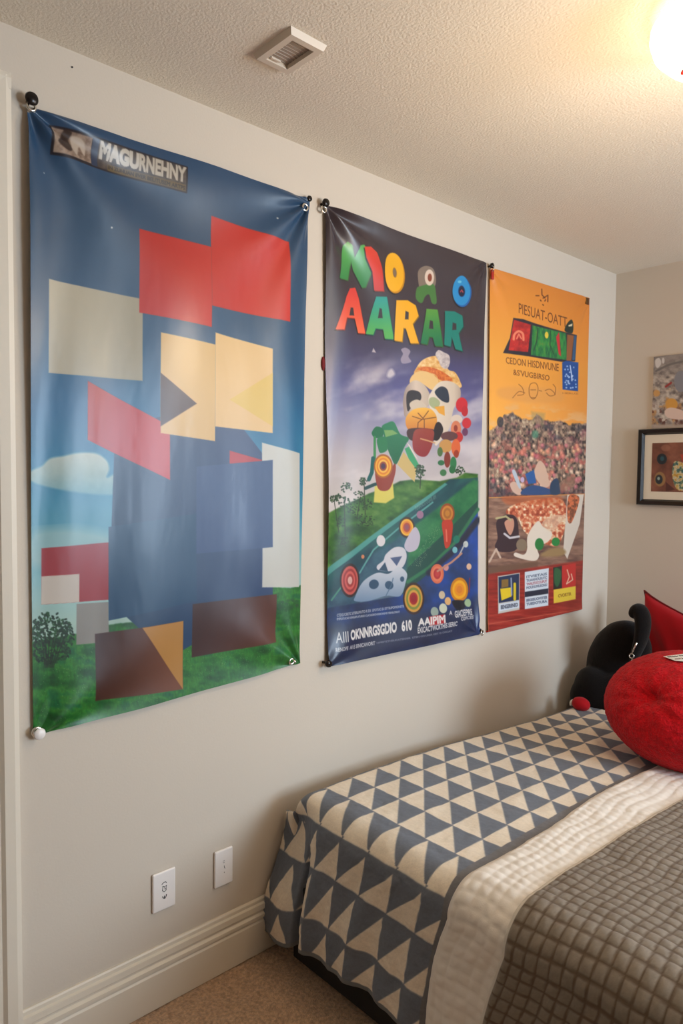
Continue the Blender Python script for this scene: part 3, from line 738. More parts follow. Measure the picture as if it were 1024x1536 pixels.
def ring(cx_, cy_, rx_, ry_, hx, hy, col, rim, hole=(58, 50, 58)):
    cv.ell(cx_-.8, cy_+2, rx_+.6, ry_+.6, (28, 26, 30)); cv.ell(cx_+.6, cy_+1, rx_, ry_, rim); cv.ell(cx_-.6, cy_-.8, rx_-.6, ry_-.8, col); cv.ell(cx_+.2, cy_, hx+.8, hy+1, rim); cv.ell(cx_+.2, cy_, hx, hy, hole)
q = Z5((447, 455)); ring(q[0], q[1], 16.2, 30.5, 3, 7, (246, 184, 34), (206, 140, 20), (130, 110, 92))
q = Z5((828, 560)); ring(q[0], q[1], 13.5, 23, 4.5, 8, (38, 148, 214), (22, 96, 176), (24, 34, 60)); cv.line([(q[0]-1.5, q[1]+1), (q[0]+.5, q[1]-2), (q[0]+2, q[1]+1.5)], 1.2, (214, 80, 90)); cv.ell(q[0]-3, q[1]-14, 3, 2, (110, 200, 236))
cv.blobp(z(Z5, [(590, 440), (630, 415), (672, 440), (682, 520), (640, 570), (600, 575), (586, 500)]), (134, 120, 108)); cv.blobp(z(Z5, [(600, 530), (575, 545), (568, 600), (600, 628), (622, 590), (645, 580), (660, 628), (685, 628), (684, 575), (668, 520)]), (72, 126, 64))
q = Z5((648, 482)); cv.ell(q[0], q[1], 6.6, 12, (222, 206, 190)); cv.ell(q[0]+.6, q[1], 3, 6, (140, 70, 50))
letter(Z5, [(105, 778), (165, 590), (190, 545), (225, 540), (245, 600), (282, 800), (235, 798), (215, 715), (165, 712), (150, 780)], [(190, 655), (206, 655), (212, 700), (180, 700)], vg((222, 66, 60), (244, 112, 72), 440, 498))
letter(Z5, [(285, 802), (345, 590), (402, 592), (450, 832), (398, 828), (388, 775), (345, 770), (330, 806)], [(366, 655), (378, 660), (384, 712), (358, 712)], vg((38, 160, 150), (88, 178, 92), 450, 500))
letter(Z5, [(455, 612), (520, 612), (565, 640), (582, 700), (550, 745), (585, 855), (540, 855), (512, 770), (500, 768), (495, 845), (452, 838)], [(508, 672), (526, 680), (526, 720), (506, 720)], (246, 180, 28))
letter(Z5, [(595, 855), (628, 660), (690, 665), (715, 875), (672, 870), (660, 820), (640, 818), (630, 862)], [(646, 725), (662, 730), (664, 775), (640, 772)], vg((92, 160, 66), (24, 118, 76), 465, 515))
letter(Z5, [(732, 672), (785, 675), (828, 700), (834, 760), (805, 800), (830, 900), (786, 888), (765, 820), (758, 875), (722, 865)], [(772, 738), (792, 745), (792, 780), (768, 782)], (18, 132, 120))
# marks in the sky
cv.blobp(z(Z5, [(490, 890), (515, 880), (540, 900), (530, 930), (545, 960), (500, 970), (488, 945), (500, 915)]), (168, 160, 180), alpha=.8)
cv.blobp(z(Z5, [(420, 1010), (440, 1000), (455, 1030), (430, 1050), (410, 1040)]), (200, 196, 206), soft=2)
cv.poly(z(Z5, [(320, 905), (330, 882), (345, 908)]), (190, 182, 190), soft=.8)
# stacked assemblage over the hill
cv.blobp(z(ZA, [(395, 200), (450, 130), (540, 95), (640, 110), (680, 220), (750, 250), (800, 330), (800, 400), (560, 380), (380, 280)]), lambda X, Y: ramp(fbm(X, Y, 4, 51), [(.2, (212, 150, 70)), (.6, (236, 196, 128)), (.9, (246, 220, 170))]))
cv.blobp(z(ZA, [(400, 220), (470, 195), (600, 230), (720, 310), (700, 340), (600, 320), (560, 270), (450, 235)]), lambda X, Y: ramp(fbm(X, Y, 2.5, 52), [(.2, (190, 80, 30)), (.8, (232, 140, 60))]))
cv.blobp(z(ZA, [(340, 300), (400, 245), (500, 250), (590, 330), (540, 420), (440, 360), (340, 360)]), (232, 196, 130))
cv.blobp(z(ZA, [(562, 80), (590, 38), (640, 60), (690, 90), (698, 160), (670, 215), (620, 200), (590, 140)]), lambda X, Y: ramp(fbm(X, Y, 4, 53), [(.2, (170, 160, 164)), (.8, (222, 214, 210))]))
cv.blobp(z(ZA, [(270, 500), (300, 390), (380, 325), (470, 380), (520, 500), (470, 600), (300, 680), (272, 600)]), lambda X, Y: ramp((X-600)/40, [(0, (150, 136, 130)), (.5, (216, 200, 184)), (1, (190, 176, 160))]))
cv.blobp(z(ZA, [(300, 470), (340, 420), (420, 440), (430, 510), (360, 560), (310, 620)]), (46, 42, 46)); cv.blobp(z(ZA, [(330, 545), (400, 510), (480, 570), (440, 600), (350, 600)]), (206, 194, 176))
cv.blobp(z(ZA, [(530, 430), (600, 345), (700, 335), (800, 400), (800, 520), (740, 600), (700, 780), (620, 900), (560, 940), (540, 700), (500, 520)]), lambda X, Y: ramp((X-645)/45, [(0, (226, 216, 200)), (.7, (212, 198, 180)), (1, (170, 152, 140))]))
cv.blobp(z(ZA, [(560, 430), (620, 385), (680, 420), (694, 530), (640, 530), (580, 480)]), (42, 54, 72)); cv.blobp(z(ZA, [(510, 500), (560, 490), (610, 540), (570, 600), (510, 560)]), (168, 180, 138))
cv.poly(z(ZA, [(555, 580), (650, 570), (655, 665), (600, 640)]), (232, 168, 60))
cv.blobp(z(ZA, [(290, 700), (340, 620), (420, 590), (520, 600), (578, 680), (560, 790), (440, 800), (320, 800)]), lambda X, Y: ramp((Y-612)/35, [(0, (244, 190, 76)), (1, (202, 122, 44))]))
for L in ([(355, 670), (440, 700), (570, 680)], [(405, 640), (450, 690), (500, 620)], [(400, 800), (405, 730), (440, 700)], [(462, 800), (462, 700)]): cv.line(z(ZA, L), 1.1, (96, 56, 30))
cv.blobp(z(ZA, [(320, 790), (560, 800), (560, 900), (340, 900)]), (66, 36, 34)); cv.blobp(z(ZA, [(570, 740), (610, 730), (640, 800), (600, 890), (560, 900), (545, 840)]), (34, 26, 30))
cv.blobp(z(ZA, [(380, 800), (540, 800), (545, 900), (515, 1000), (470, 1055), (400, 1040), (355, 960)]), lambda X, Y: ramp((Y-645)/40, [(0, (150, 62, 46)), (1, (140, 34, 42))])); cv.line(z(ZA, [(430, 885), (500, 905), (560, 925)]), 2, (206, 160, 110))
for cx_, cy_, rx_, ry_, c_ in ((820, 560, 9, 11, (206, 44, 56)), (850, 620, 5, 8, (190, 40, 52)), (870, 735, 7, 8, (206, 50, 62)), (770, 700, 9, 7, (220, 206, 192)), (765, 790, 8, 12, (216, 130, 96)), (762, 785, 3, 5, (150, 60, 50)), (790, 870, 7, 8, (196, 50, 50)), (855, 820, 4.5, 6, (110, 60, 96)), (700, 860, 13, 7, (100, 64, 66)), (665, 955, 10, 10, (200, 150, 84)), (765, 970, 7, 13, (222, 106, 60)), (770, 1030, 4, 6, (160, 60, 40)), (680, 1085, 5, 12, (132, 54, 46)), (610, 1010, 4, 7, (74, 112, 62)), (620, 1115, 5, 4, (44, 110, 70)), (740, 1120, 5, 10, (44, 124, 76)), (730, 1180, 5, 6, (40, 110, 66)), (640, 1210, 5, 5, (60, 120, 74))):
    q = ZA((cx_, cy_)); cv.ell(q[0], q[1], rx_, ry_, c_)
# green and yellow tube shapes, ringed discs
cv.blobp(z(ZA, [(60, 770), (110, 735), (180, 725), (240, 840), (320, 880), (280, 960), (200, 1130), (150, 1060), (110, 960), (80, 850)]), vg((46, 130, 92), (26, 104, 70), 635, 690))
cv.poly(z(ZA, [(280, 980), (320, 960), (410, 1130), (380, 1190), (330, 1110)]), (56, 158, 104)); cv.poly(z(ZA, [(210, 1130), (270, 1010), (390, 1180), (370, 1300)]), (202, 178, 112)); cv.poly(z(ZA, [(300, 920), (330, 950), (400, 1080), (380, 1060)]), (226, 222, 206))
cv.blobp(z(Z6, [(318, 30), (345, 0), (385, 15), (380, 60), (340, 65), (320, 50)]), (30, 110, 74)); cv.blobp(z(Z6, [(350, 70), (400, 60), (410, 130), (370, 150), (355, 120)]), (40, 124, 80)); cv.line(z(Z6, [(335, 60), (335, 200)]), 4, (60, 140, 80)); cv.poly(z(Z6, [(390, 20), (440, 20), (470, 40), (400, 60)]), (120, 168, 100))
cv.line(z(Z6, [(325, 180), (318, 260), (300, 300)]), 6, (20, 92, 92)); cv.line(z(Z6, [(280, 350), (330, 330), (370, 320)]), 5, (24, 70, 72)); cv.poly(z(Z6, [(335, 340), (440, 310), (448, 405), (400, 435), (330, 430)]), (214, 204, 96), soft=1)
cv.blobp(z(Z6, [(340, 250), (400, 280), (450, 210), (455, 260), (425, 350), (380, 365), (350, 340)]), (146, 62, 48))
def disc(f, c, r, cols, k=1.45):
    q = f(c)
    for i, cc_ in enumerate(cols):
        s_ = 1-i/len(cols)*.92; cv.ell(q[0], q[1], r*s_, r*k*s_, cc_)
disc(Z6, (385, 225), 14.5, [(166, 96, 40), (238, 176, 48), (222, 132, 44), (240, 190, 80), (150, 70, 48), (70, 50, 80)], 1.25)
disc(Z6, (517, 572), 11.5, [(66, 40, 30), (238, 182, 50), (226, 140, 40), (176, 70, 50), (140, 80, 96)], 1.35)
disc(Z6, (745, 492), 11.5, [(150, 74, 40), (206, 136, 56), (168, 104, 44), (196, 132, 52)], 1.3)
cv.blobp(z(Z6, [(715, 540), (775, 540), (765, 660), (735, 690), (722, 620)]), (190, 60, 44)); cv.line(z(Z6, [(738, 585), (742, 650)]), 2, (228, 120, 100))
disc(Z6, (192, 872), 15, [(52, 34, 34), (196, 90, 80), (150, 46, 48), (206, 92, 84), (160, 54, 54), (220, 170, 160)], 1.7)
disc(Z6, (553, 975), 15.5, [(60, 40, 34), (208, 156, 66), (120, 142, 60), (214, 160, 70), (166, 44, 44), (150, 36, 44)], 1.55)
disc(Z6, (688, 835), 10.5, [(216, 110, 80), (228, 130, 96), (178, 50, 56), (198, 70, 70)], 1.4)
disc(Z6, (818, 925), 13.5, [(206, 130, 30), (244, 180, 36), (236, 150, 34), (222, 130, 44)], 1.35); cv.blobp(z(Z6, [(775, 990), (850, 990), (845, 1030), (800, 1040)]), (24, 30, 40))
cv.blobp(z(Z6, [(510, 650), (560, 570), (590, 620), (575, 690), (530, 712), (505, 690)]), (190, 186, 204)); cv.ell(*Z6((372, 648)), 6.5, 8.5, (214, 212, 216))
cv.blobp(z(Z6, [(385, 760), (400, 725), (450, 685), (500, 690), (515, 740), (490, 800), (430, 820), (360, 815), (350, 790)]), (206, 208, 218)); cv.poly(z(Z6, [(425, 745), (490, 735), (460, 790)]), (70, 88, 128)); cv.poly(z(Z6, [(395, 770), (412, 822), (360, 815)]), (40, 72, 100))
cv.blobp(z(Z6, [(225, 960), (270, 880), (350, 830), (415, 835), (470, 795), (515, 830), (510, 880), (480, 960), (400, 960), (300, 990), (222, 990)]), lambda X, Y: ramp((Y-855)/50, [(0, (196, 204, 216)), (1, (110, 140, 172))])); cv.ell(*Z6((332, 895)), 7.5, 7, (40, 74, 104), rot=-35); cv.ell(*Z6((418, 900)), 6, 6.5, (44, 80, 110), rot=-35); cv.ell(*Z6((490, 865)), 3, 4, (44, 80, 110)); cv.line(z(Z6, [(400, 960), (430, 900), (440, 860)]), 1.2, (80, 110, 140))
for c_, p_, r_ in (((206, 130, 90), (268, 738), 2.6), ((150, 110, 140), (590, 500), 5), ((226, 190, 160), (875, 795), 4), ((210, 150, 150), (740, 800), 4), ((206, 190, 160), (715, 955), 5), ((226, 180, 120), (750, 990), 5), ((150, 170, 160), (670, 1050), 6), ((206, 214, 190), (720, 1030), 6), ((200, 210, 206), (855, 668), 4), ((120, 190, 200), (790, 700), 4), ((26, 120, 100), (800, 640), 5), ((160, 190, 150), (865, 1000), 5)): cv.ell(*Z6(p_), r_, r_*1.2, c_)
cv.line(z(Z6, [(850, 665), (810, 740)]), 2, (180, 190, 190)); cv.line(z(Z6, [(690, 820), (770, 770), (830, 720)]), 3, (190, 140, 120)); cv.line(z(Z6, [(875, 940), (880, 860)]), 1.5, (150, 50, 60))
sp = (rng.random(x.shape) > .95) & (np.abs((x-632)+.55*(y-825)) < 7) & (y > 790) & (y < 850); cv.blend(sp*.6, (190, 206, 160))
# trees
for tx, ty, r_ in ((95, 410, 6), (170, 345, 8), (265, 310, 6), (155, 430, 9), (240, 400, 10), (285, 440, 9), (595, 265, 8), (120, 400, 5), (210, 470, 9), (590, 240, 7), (820, 250, 7), (300, 540, 10), (250, 530, 9), (140, 540, 8), (155, 650, 7)):
    q = Z6((tx, ty))
    for k in range(34):
        a_ = rng.random()*2*PI; rr_ = r_*rng.random()**.5; cv.ell(q[0]+rr_*math.cos(a_), q[1]+rr_*math.sin(a_), 1.3, 1.0, [(30, 60, 36), (48, 86, 48), (24, 44, 30)][k % 3], soft=.5, alpha=.85)
for L in ([(165, 620), (160, 440)], [(280, 500), (272, 330)], [(230, 520), (250, 400)], [(130, 600), (100, 430)], [(590, 350), (595, 270)]): cv.line(z(Z6, L), 1.2, (40, 52, 38))
cv.text('TUNAMOSTOGARI AM', [Z6((560, 455)), Z6((675, 385)), Z6((680, 408)), Z6((565, 478))], (140, 176, 160), bold=0, alpha=.7)
# footer lettering
WH = (226, 226, 224)
cv.text('CTDEUCRETC UTERUMUTO R E.R  UPOTUC E-I STTEUPOMONSTE', z(ZC, [(88, 165), (498, 110), (498, 124), (88, 182)]), WH, bold=.01)
cv.text('EMPLRTUCAD UNGAPI ATUREU CLATUCKONUERTARMS MHASLORNT', z(ZC, [(88, 190), (474, 146), (474, 157), (88, 203)]), WH, bold=.01)
cv.text('AIII', z(ZC, [(78, 278), (150, 268), (147, 332), (74, 342)]), WH, bold=.0); cv.text('OKNNRGSGDIO', z(ZC, [(164, 262), (453, 210), (450, 276), (162, 326)]), WH, bold=.05); cv.text('610', z(ZC, [(480, 206), (541, 195), (540, 262), (478, 272)]), WH, bold=.05)
cv.poly(z(ZC, [(645, 180), (745, 165), (748, 220), (645, 235)]), (176, 34, 44)); cv.text('AAIPIM', z(ZC, [(578, 192), (748, 168), (748, 218), (574, 240)]), WH, bold=.05)
cv.text('EXICACTWCRTHIS SERIC', z(ZC, [(572, 246), (820, 208), (818, 236), (570, 282)]), WH, bold=.03)
cv.text('A', z(ZC, [(774, 146), (790, 143), (790, 168), (772, 170)]), WH, bold=.04); cv.text('GIACIEPRE', z(ZC, [(806, 146), (914, 132), (914, 170), (806, 188)]), WH, bold=.03); cv.text('COMCEST', z(ZC, [(842, 184), (928, 172), (928, 190), (842, 206)]), WH, bold=.03)
cv.text('RENOPE  AI E SINICAVORT', z(ZC, [(68, 370), (316, 330), (314, 352), (66, 394)]), WH, bold=.02); cv.text('HIPESTETNEUCATERRER  ETEN GIVURER GET O OPOAT', z(ZC, [(325, 336), (785, 262), (785, 272), (325, 345)]), (160, 164, 176), bold=0)
d = .005+folds(u, v, [(0, 0, .014, 9, 2.2, .36), (.83, 0, .006, 9, 1, .22), (0, 1.46, .004, 8, 1, .2), (.80, 1.45, .004, 9, 0, .2)], .83, 1.46)
d = d+.008*np.sin(u*38+6*v+2)*np.exp(-u/.07)*sm(.1, .4, v)+.003*np.sin(u*12+v*1.4)+.0025*(fbm(u, v*.4, .12, 19)-.5)
d = d+.012*sm(1.30, 1.455, v)
cv.c *= np.array((.93, .90, .88))
b2 = hang('wall_banner', cv, d, M['banner'], 'dark-topped banner with large colourful block letters and ringed discs', 'banner')
del cv

# ---------------- banner 3
P3, U3, V3 = sheet((731, 402), (880.5, 447.5), (869.5, 913), (728, 947), .0019)
cv = Canvas(P3); u, v = sheet_coords(P3); x, y = cv.x, cv.y
t = v/1.45
cv.c = ramp(t, [(0, (214, 130, 50)), (.08, (226, 142, 54)), (.22, (232, 158, 62)), (.34, (236, 160, 70)), (.45, (240, 172, 84)), (1, (150, 92, 70))])
cv.blend(.35*sm(780, 880, x), (200, 110, 40)); cv.blend(.4*sm(.25, .45, t)*sm(770, 730, x), (250, 180, 60))
cv.blend(.6*sm(.5, .7, fbm(x, y*2, 24, 61))*sm(.33, .38, t)*(1-sm(.45, .5, t)), (222, 178, 132))
T7 = lambda p: (720+p[0]/5.488, 380+p[1]/5.486); T8 = lambda p: (720+p[0]/4.8, 640+p[1]/4.8); T9 = lambda p: (720+p[0]/6.02, 580+p[1]/6.02)
# flower thicket
top = np.interp(x, [725, 740, 752, 765, 780, 795, 802, 812, 824, 836, 850, 875, 885], [648, 640, 622, 618, 628, 630, 620, 628, 632, 630, 636, 634, 638])
m_ = sm(-1, 2.5, y-top-5*(fbm(x, y, 5, 60)-.5))*(1-sm(745.5, 746.5, y-(x-730)*-.04))
n3 = fbm(x, y, 7, 64); n4 = fbm(x, y*.7, 3.2, 65, 2); dp = (y-640)/110
thick = ramp(n4, [(.1, (44, 40, 44)), (.35, (92, 80, 72)), (.55, (140, 112, 96)), (.75, (176, 150, 124)), (.95, (206, 190, 160))])
thick = mix(thick, sm(.5, .72, n3)*sm(.0, .5, dp)*.75, (186, 92, 84)); thick = mix(thick, sm(.55, .75, fbm(x, y, 12, 66))*sm(.35, 0, dp)*.5, (150, 80, 100)); thick = mix(thick, sm(.55, .8, fbm(x, y, 16, 67))*.5, (70, 72, 84))
thick = mix(thick, sm(.72, 1.0, dp)*.6, (58, 46, 60))
cv.blend(m_, thick)
for k in range(130):
    fx_, fy_ = 733+rng.random()*138, 665+rng.random()*68; r_ = 1.5+2.4*rng.random(); c_ = [(206, 120, 100), (222, 160, 120), (170, 72, 84), (226, 190, 160), (190, 100, 110)][k % 5]
    cv.ell(fx_, fy_, r_, r_*1.2, c_, alpha=.55, soft=1.2); cv.ell(fx_-.4, fy_-.8, r_*.5, r_*.6, tuple(min(255, q+26) for q in c_), alpha=.6)
cv.ell(*T9((480, 430)), 5, 6, (80, 150, 120), alpha=.7, soft=2); cv.ell(*T9((160, 320)), 5, 8, (50, 52, 60), alpha=.8)
cv.poly(z(T9, [(445, 225), (570, 240), (560, 350), (450, 330)]), (150, 140, 100), alpha=.5, soft=2)
cv.blobp(z(T9, [(470, 780), (500, 690), (530, 670), (570, 720), (600, 830), (610, 890), (560, 910), (500, 850)]), (206, 170, 148)); cv.poly(z(T9, [(390, 790), (470, 750), (490, 870), (420, 880)]), (44, 90, 150)); cv.blobp(z(T9, [(250, 880), (300, 860), (360, 940), (340, 980), (280, 950)]), (206, 170, 150)); cv.blobp(z(T9, [(370, 930), (470, 890), (620, 930), (620, 970), (370, 975)]), (50, 76, 120)); cv.blobp(z(T9, [(620, 870), (680, 830), (700, 960), (620, 970)]), (48, 66, 90)); cv.blobp(z(T9, [(270, 770), (300, 760), (350, 900), (330, 910)]), (180, 190, 200)); cv.ell(*T9((365, 840)), 3, 4, (190, 170, 200))
cv.blobp(z(T9, [(700, 880), (760, 820), (830, 800), (820, 900), (720, 940)]), (150, 110, 90), alpha=.7, soft=2)
# lower collage
cv.poly(z(T8, [(40, 514), (735, 488), (735, 985), (40, 1080)]), lambda X, Y: ramp(fbm(X*.5, Y*2, 10, 70), [(.2, (90, 62, 56)), (.6, (140, 104, 86)), (.9, (166, 134, 112))]))
cv.blobp(z(T8, [(170, 620), (230, 560), (420, 520), (560, 520), (610, 600), (600, 700), (560, 830), (500, 860), (320, 770), (250, 650)]), lambda X, Y: ramp(fbm(X, Y, 4, 71, 2), [(.2, (150, 66, 46)), (.5, (206, 110, 76)), (.7, (222, 180, 140)), (.9, (236, 224, 200))]))
cv.blobp(z(T8, [(150, 500), (420, 500), (560, 500), (560, 560), (300, 560), (180, 560)]), (190, 96, 56), alpha=.6, soft=2)
cv.poly(z(T8, [(610, 490), (730, 486), (700, 700), (610, 950), (580, 900), (600, 650)]), (206, 192, 176)); cv.blobp(z(T8, [(620, 500), (690, 500), (690, 560), (640, 690), (610, 660)]), lambda X, Y: ramp(fbm(X, Y, 3, 72, 2), [(.3, (120, 70, 50)), (.7, (206, 110, 70))]))
cv.blobp(z(T8, [(100, 690), (150, 640), (230, 640), (262, 720), (250, 880), (130, 900), (90, 860), (110, 800)]), (54, 36, 44)); cv.blobp(z(T8, [(160, 690), (220, 660), (230, 720), (200, 780)]), (196, 140, 116)); cv.line(z(T8, [(160, 770), (200, 800), (265, 790)]), 3.2, (196, 190, 192)); cv.line(z(T8, [(100, 660), (170, 645), (205, 670)]), 3, (176, 166, 120)); cv.line(z(T8, [(50, 970), (100, 880), (130, 940)]), 3, (196, 170, 150))
cv.ell(*T8((285, 850)), 8, 9, (128, 110, 90)); cv.blobp(z(T8, [(325, 880), (330, 780), (400, 680), (440, 720), (500, 760), (480, 820), (400, 870), (410, 930), (370, 965), (240, 935), (240, 905), (300, 920)]), (220, 204, 186)); cv.ell(*T8((412, 845)), 6.5, 9, (30, 116, 54)); cv.ell(*T8((528, 828)), 6, 6.5, (34, 124, 58)); cv.blobp(z(T8, [(430, 700), (500, 640), (600, 640), (610, 680), (560, 690), (500, 760)]), (220, 196, 166), alpha=.6)
cv.blobp(z(T8, [(480, 880), (560, 870), (600, 900), (560, 930), (420, 930)]), (150, 120, 80), soft=2)
cv.poly(z(T8, [(40, 1010), (400, 970), (400, 1010), (40, 1060)]), (108, 78, 62), soft=2)
cv.poly(z(T8, [(40, 1060), (735, 960), (735, 1420), (40, 1500)]), lambda X, Y: ramp(fbm(X*.3, Y*2.5, 8, 75), [(.2, (120, 32, 28)), (.6, (156, 48, 38)), (.9, (176, 66, 52))]), soft=1.5)
for y0 in (1330, 1395): cv.line(z(T8, [(40, y0+90), (735, y0-25)]), 1, (196, 92, 70))
cv.poly(z(T8, [(112, 1075), (272, 1050), (270, 1315), (116, 1345)]), (196, 190, 180)); cv.poly(z(T8, [(117, 1082), (268, 1056), (266, 1245), (120, 1268)]), (34, 50, 80)); cv.poly(z(T8, [(130, 1165), (210, 1155), (214, 1220), (140, 1250)]), (222, 190, 40)); cv.poly(z(T8, [(140, 1100), (190, 1095), (190, 1150), (138, 1160)]), (130, 100, 50)); cv.line(z(T8, [(236, 1130), (236, 1240)]), 4, (210, 184, 40)); cv.line(z(T8, [(210, 1090), (214, 1210)]), 2, (150, 160, 180))
cv.poly(z(T8, [(122, 1276), (268, 1250), (268, 1300), (122, 1328)]), (204, 212, 220)); cv.text('BENGERENEO', z(T8, [(135, 1284), (258, 1266), (258, 1292), (135, 1314)]), (40, 44, 60), bold=.03)
cv.poly(z(T8, [(308, 1045), (478, 1016), (474, 1285), (308, 1312)]), (206, 212, 218)); cv.poly(z(T8, [(308, 1188), (474, 1162), (474, 1200), (308, 1226)]), (38, 44, 60))
for tx_, y0, c_ in (('ITVIETAIS', 1072, (70, 80, 100)), ('TUAAHOUIUTC', 1098, (60, 66, 90)), ('TNALITUCCUPUT', 1124, (150, 60, 70)), ('MOUHUMIUIONU', 1150, (60, 66, 90)), ('IIEGISUOVITEB', 1240, (40, 50, 80)), ('TUEDOTURA', 1268, (40, 50, 80))):
    x1 = 465 if 'A S' not in tx_ else 440; cv.text(tx_, z(T8, [(320, y0), (x1, y0-24), (x1, y0-5), (320, y0+18)]), c_, bold=.02)
cv.poly(z(T8, [(505, 1010), (672, 982), (672, 1240), (512, 1270)]), (188, 44, 40)); cv.poly(z(T8, [(508, 1012), (572, 1000), (572, 1160), (510, 1172)]), (34, 40, 36)); cv.blobp(z(T8, [(520, 1020), (560, 1030), (565, 1090), (540, 1150), (518, 1120)]), (44, 92, 56)); cv.line(z(T8, [(610, 1030), (625, 1080), (605, 1130), (650, 1100), (640, 1060)]), 1.6, (222, 180, 150)); cv.poly(z(T8, [(512, 1172), (672, 1146), (672, 1240), (512, 1270)]), (222, 190, 60)); cv.text('CVORTIR', z(T8, [(545, 1205), (640, 1190), (640, 1212), (545, 1228)]), (120, 70, 20), bold=.01)
# header: small glyph, lettering, emblem, blue card, faint sketches
BR = (96, 50, 26)
for L in ([(440, 352), (465, 352)], [(488, 298), (490, 345), (515, 370)], [(500, 372), (540, 348), (540, 400)], [(478, 388), (484, 395)], [(498, 425), (505, 430)], [(515, 395), (522, 385)]): cv.line(z(T7, L), 1.5, BR)
cv.text('PIESUAT-OATT', z(T7, [(300, 412), (700, 530), (700, 612), (298, 495)]), BR, bold=-.004)
cv.text('CEDON HISDNVUNE', z(T7, [(192, 856), (632, 912), (630, 972), (195, 908)]), BR, bold=-.002)
cv.text("&S'VUGBIRSO", z(T7, [(252, 955), (556, 1005), (552, 1050), (255, 1002)]), BR, bold=-.002)
cv.poly(z(T7, [(250, 535), (335, 545), (440, 580), (680, 650), (780, 675), (765, 890), (660, 895), (380, 850), (170, 822), (225, 700)]), (44, 40, 50))
cv.poly(z(T7, [(255, 550), (400, 590), (375, 815), (215, 800)]), lambda X, Y: ramp(fbm(X, Y, 5, 80), [(.2, (150, 30, 36)), (.8, (206, 50, 44))])); cv.line(z(T7, [(255, 710), (262, 670), (295, 645), (330, 665), (336, 715)]), 3.5, (232, 128, 96), curve=True); cv.line(z(T7, [(280, 705), (297, 668), (318, 705)]), 2, (226, 130, 100))
cv.poly(z(T7, [(415, 595), (690, 660), (700, 880), (400, 840)]), lambda X, Y: ramp(fbm(X*2.4, Y*.8, 7, 81), [(.2, (24, 96, 60)), (.6, (44, 136, 62)), (.9, (96, 130, 50))])); cv.ell(*T7((533, 675)), 2.8, 5, (222, 190, 60)); cv.poly(z(T7, [(610, 690), (635, 650), (650, 850), (630, 830)]), (196, 40, 50)); cv.poly(z(T7, [(700, 670), (755, 680), (735, 885), (695, 885)]), (140, 84, 50)); cv.line(z(T7, [(460, 620), (450, 720), (425, 800)]), 1.6, (30, 70, 50)); cv.line(z(T7, [(565, 640), (560, 760), (590, 830)]), 1.6, (30, 80, 50)); cv.poly(z(T7, [(757, 680), (778, 680), (765, 880), (742, 880)]), (44, 84, 120))
cv.blobp(z(T7, [(680, 640), (700, 580), (735, 548), (748, 590), (740, 660)]), (28, 46, 40)); cv.poly(z(T7, [(708, 595), (742, 580), (738, 602), (712, 605)]), (216, 196, 160))
cv.poly(z(T7, [(660, 900), (690, 885), (790, 900), (786, 1136), (662, 1122)]), (26, 74, 140))
for k in range(26): cv.ell(*T7((675+100*rng.random(), 925+190*rng.random())), .8+rng.random()*.7, 1.2, (186, 200, 226), alpha=.8)
cv.line(z(T7, [(725, 925), (735, 1000), (738, 1050)]), 1.4, (200, 210, 230)); cv.text('HERUZ', z(T7, [(662, 1145), (788, 1150), (788, 1162), (662, 1158)]), BR, bold=0, alpha=.6)
cv.blobp(z(T7, [(145, 1110), (400, 1100), (640, 1130), (650, 1220), (400, 1230), (150, 1190)]), (214, 150, 84), soft=3, alpha=.5)
for L in ([(385, 1110), (400, 1075), (440, 1070), (460, 1110), (450, 1170), (420, 1200), (390, 1170), (385, 1110)], [(400, 1125), (440, 1125)], [(405, 1190), (440, 1190)], [(300, 1080), (330, 1110), (340, 1160), (290, 1170)], [(250, 1190), (300, 1140), (350, 1150)], [(520, 1130), (560, 1120), (600, 1160), (560, 1175), (530, 1150)], [(585, 1080), (605, 1110), (600, 1165)], [(470, 1130), (490, 1135)]): cv.line(z(T7, L), 1, (130, 78, 40), alpha=.8, curve=True)
cv.poly(z(T7, [(852, 370), (882, 372), (880, 428), (855, 425)]), (120, 60, 40))
d = .003+folds(u, v, [(0, 0, .004, 8, 1, .25), (.77, 0, .003, 8, 1, .2)], .77, 1.45)+.0015*np.sin(u*9+v*2)+.003*sm(1.38, 1.45, v)
b3 = hang('wall_banner', cv, d, M['banner2'], 'orange-topped poster with dense flowers, nearest the room corner', 'poster')
del cv
# poster stiffening bars
for b_, P_ in ((b2, P2), (b3, P3)):
    for edge_, k in (('hem_bar', -1),):
        A = P_[k, 0].copy(); B = P_[k, -1].copy(); A[0] = B[0] = .006 if b_ is b3 else .014
        obj(edge_, tube([A, (A+B)/2, B], .004, 8), M['black'] if b_ is b2 else M['redplastic'], b_)

# ---------------- grommets (on the banners) and the pins that hold them
def grommet(px, parent, x0=.014, R=.0085):
    p = on(px, 0, x0); return obj('grommet', torus(p, (1, 0, 0), R, .0032), M['chrome'], parent, smooth=True)
def pin(px, label, m=None, R=.012, kind='push_pin', out=.03, lean=(1, 0, 0)):
    p = on(px, 0, 0)
    bm = lathe([(0, 0), (R*.35, 0), (R*.3, out*.45), (R*.8, out*.6), (R, out*.8), (R*.85, out*.97), (0, out)], p, lean, 28)
    o = obj(kind, bm, m or M['blackmetal'], smooth=True); return tag(o, label, 'pin')
grommet((47, 160), b1, .018); pin((42, 154), 'round dark pin at the top-left corner of the blue banner', R=.015, out=.03)
grommet((457.5, 311), b1, .016, .0095); pin((459, 300), 'small dark pin at the top-right corner of the blue banner', R=.009, out=.02)
grommet((55.5, 1098), b1, .016, .010); pin((55.5, 1098), 'white round button pin at the bottom-left corner of the blue banner', M['plate'], R=.014, out=.022)
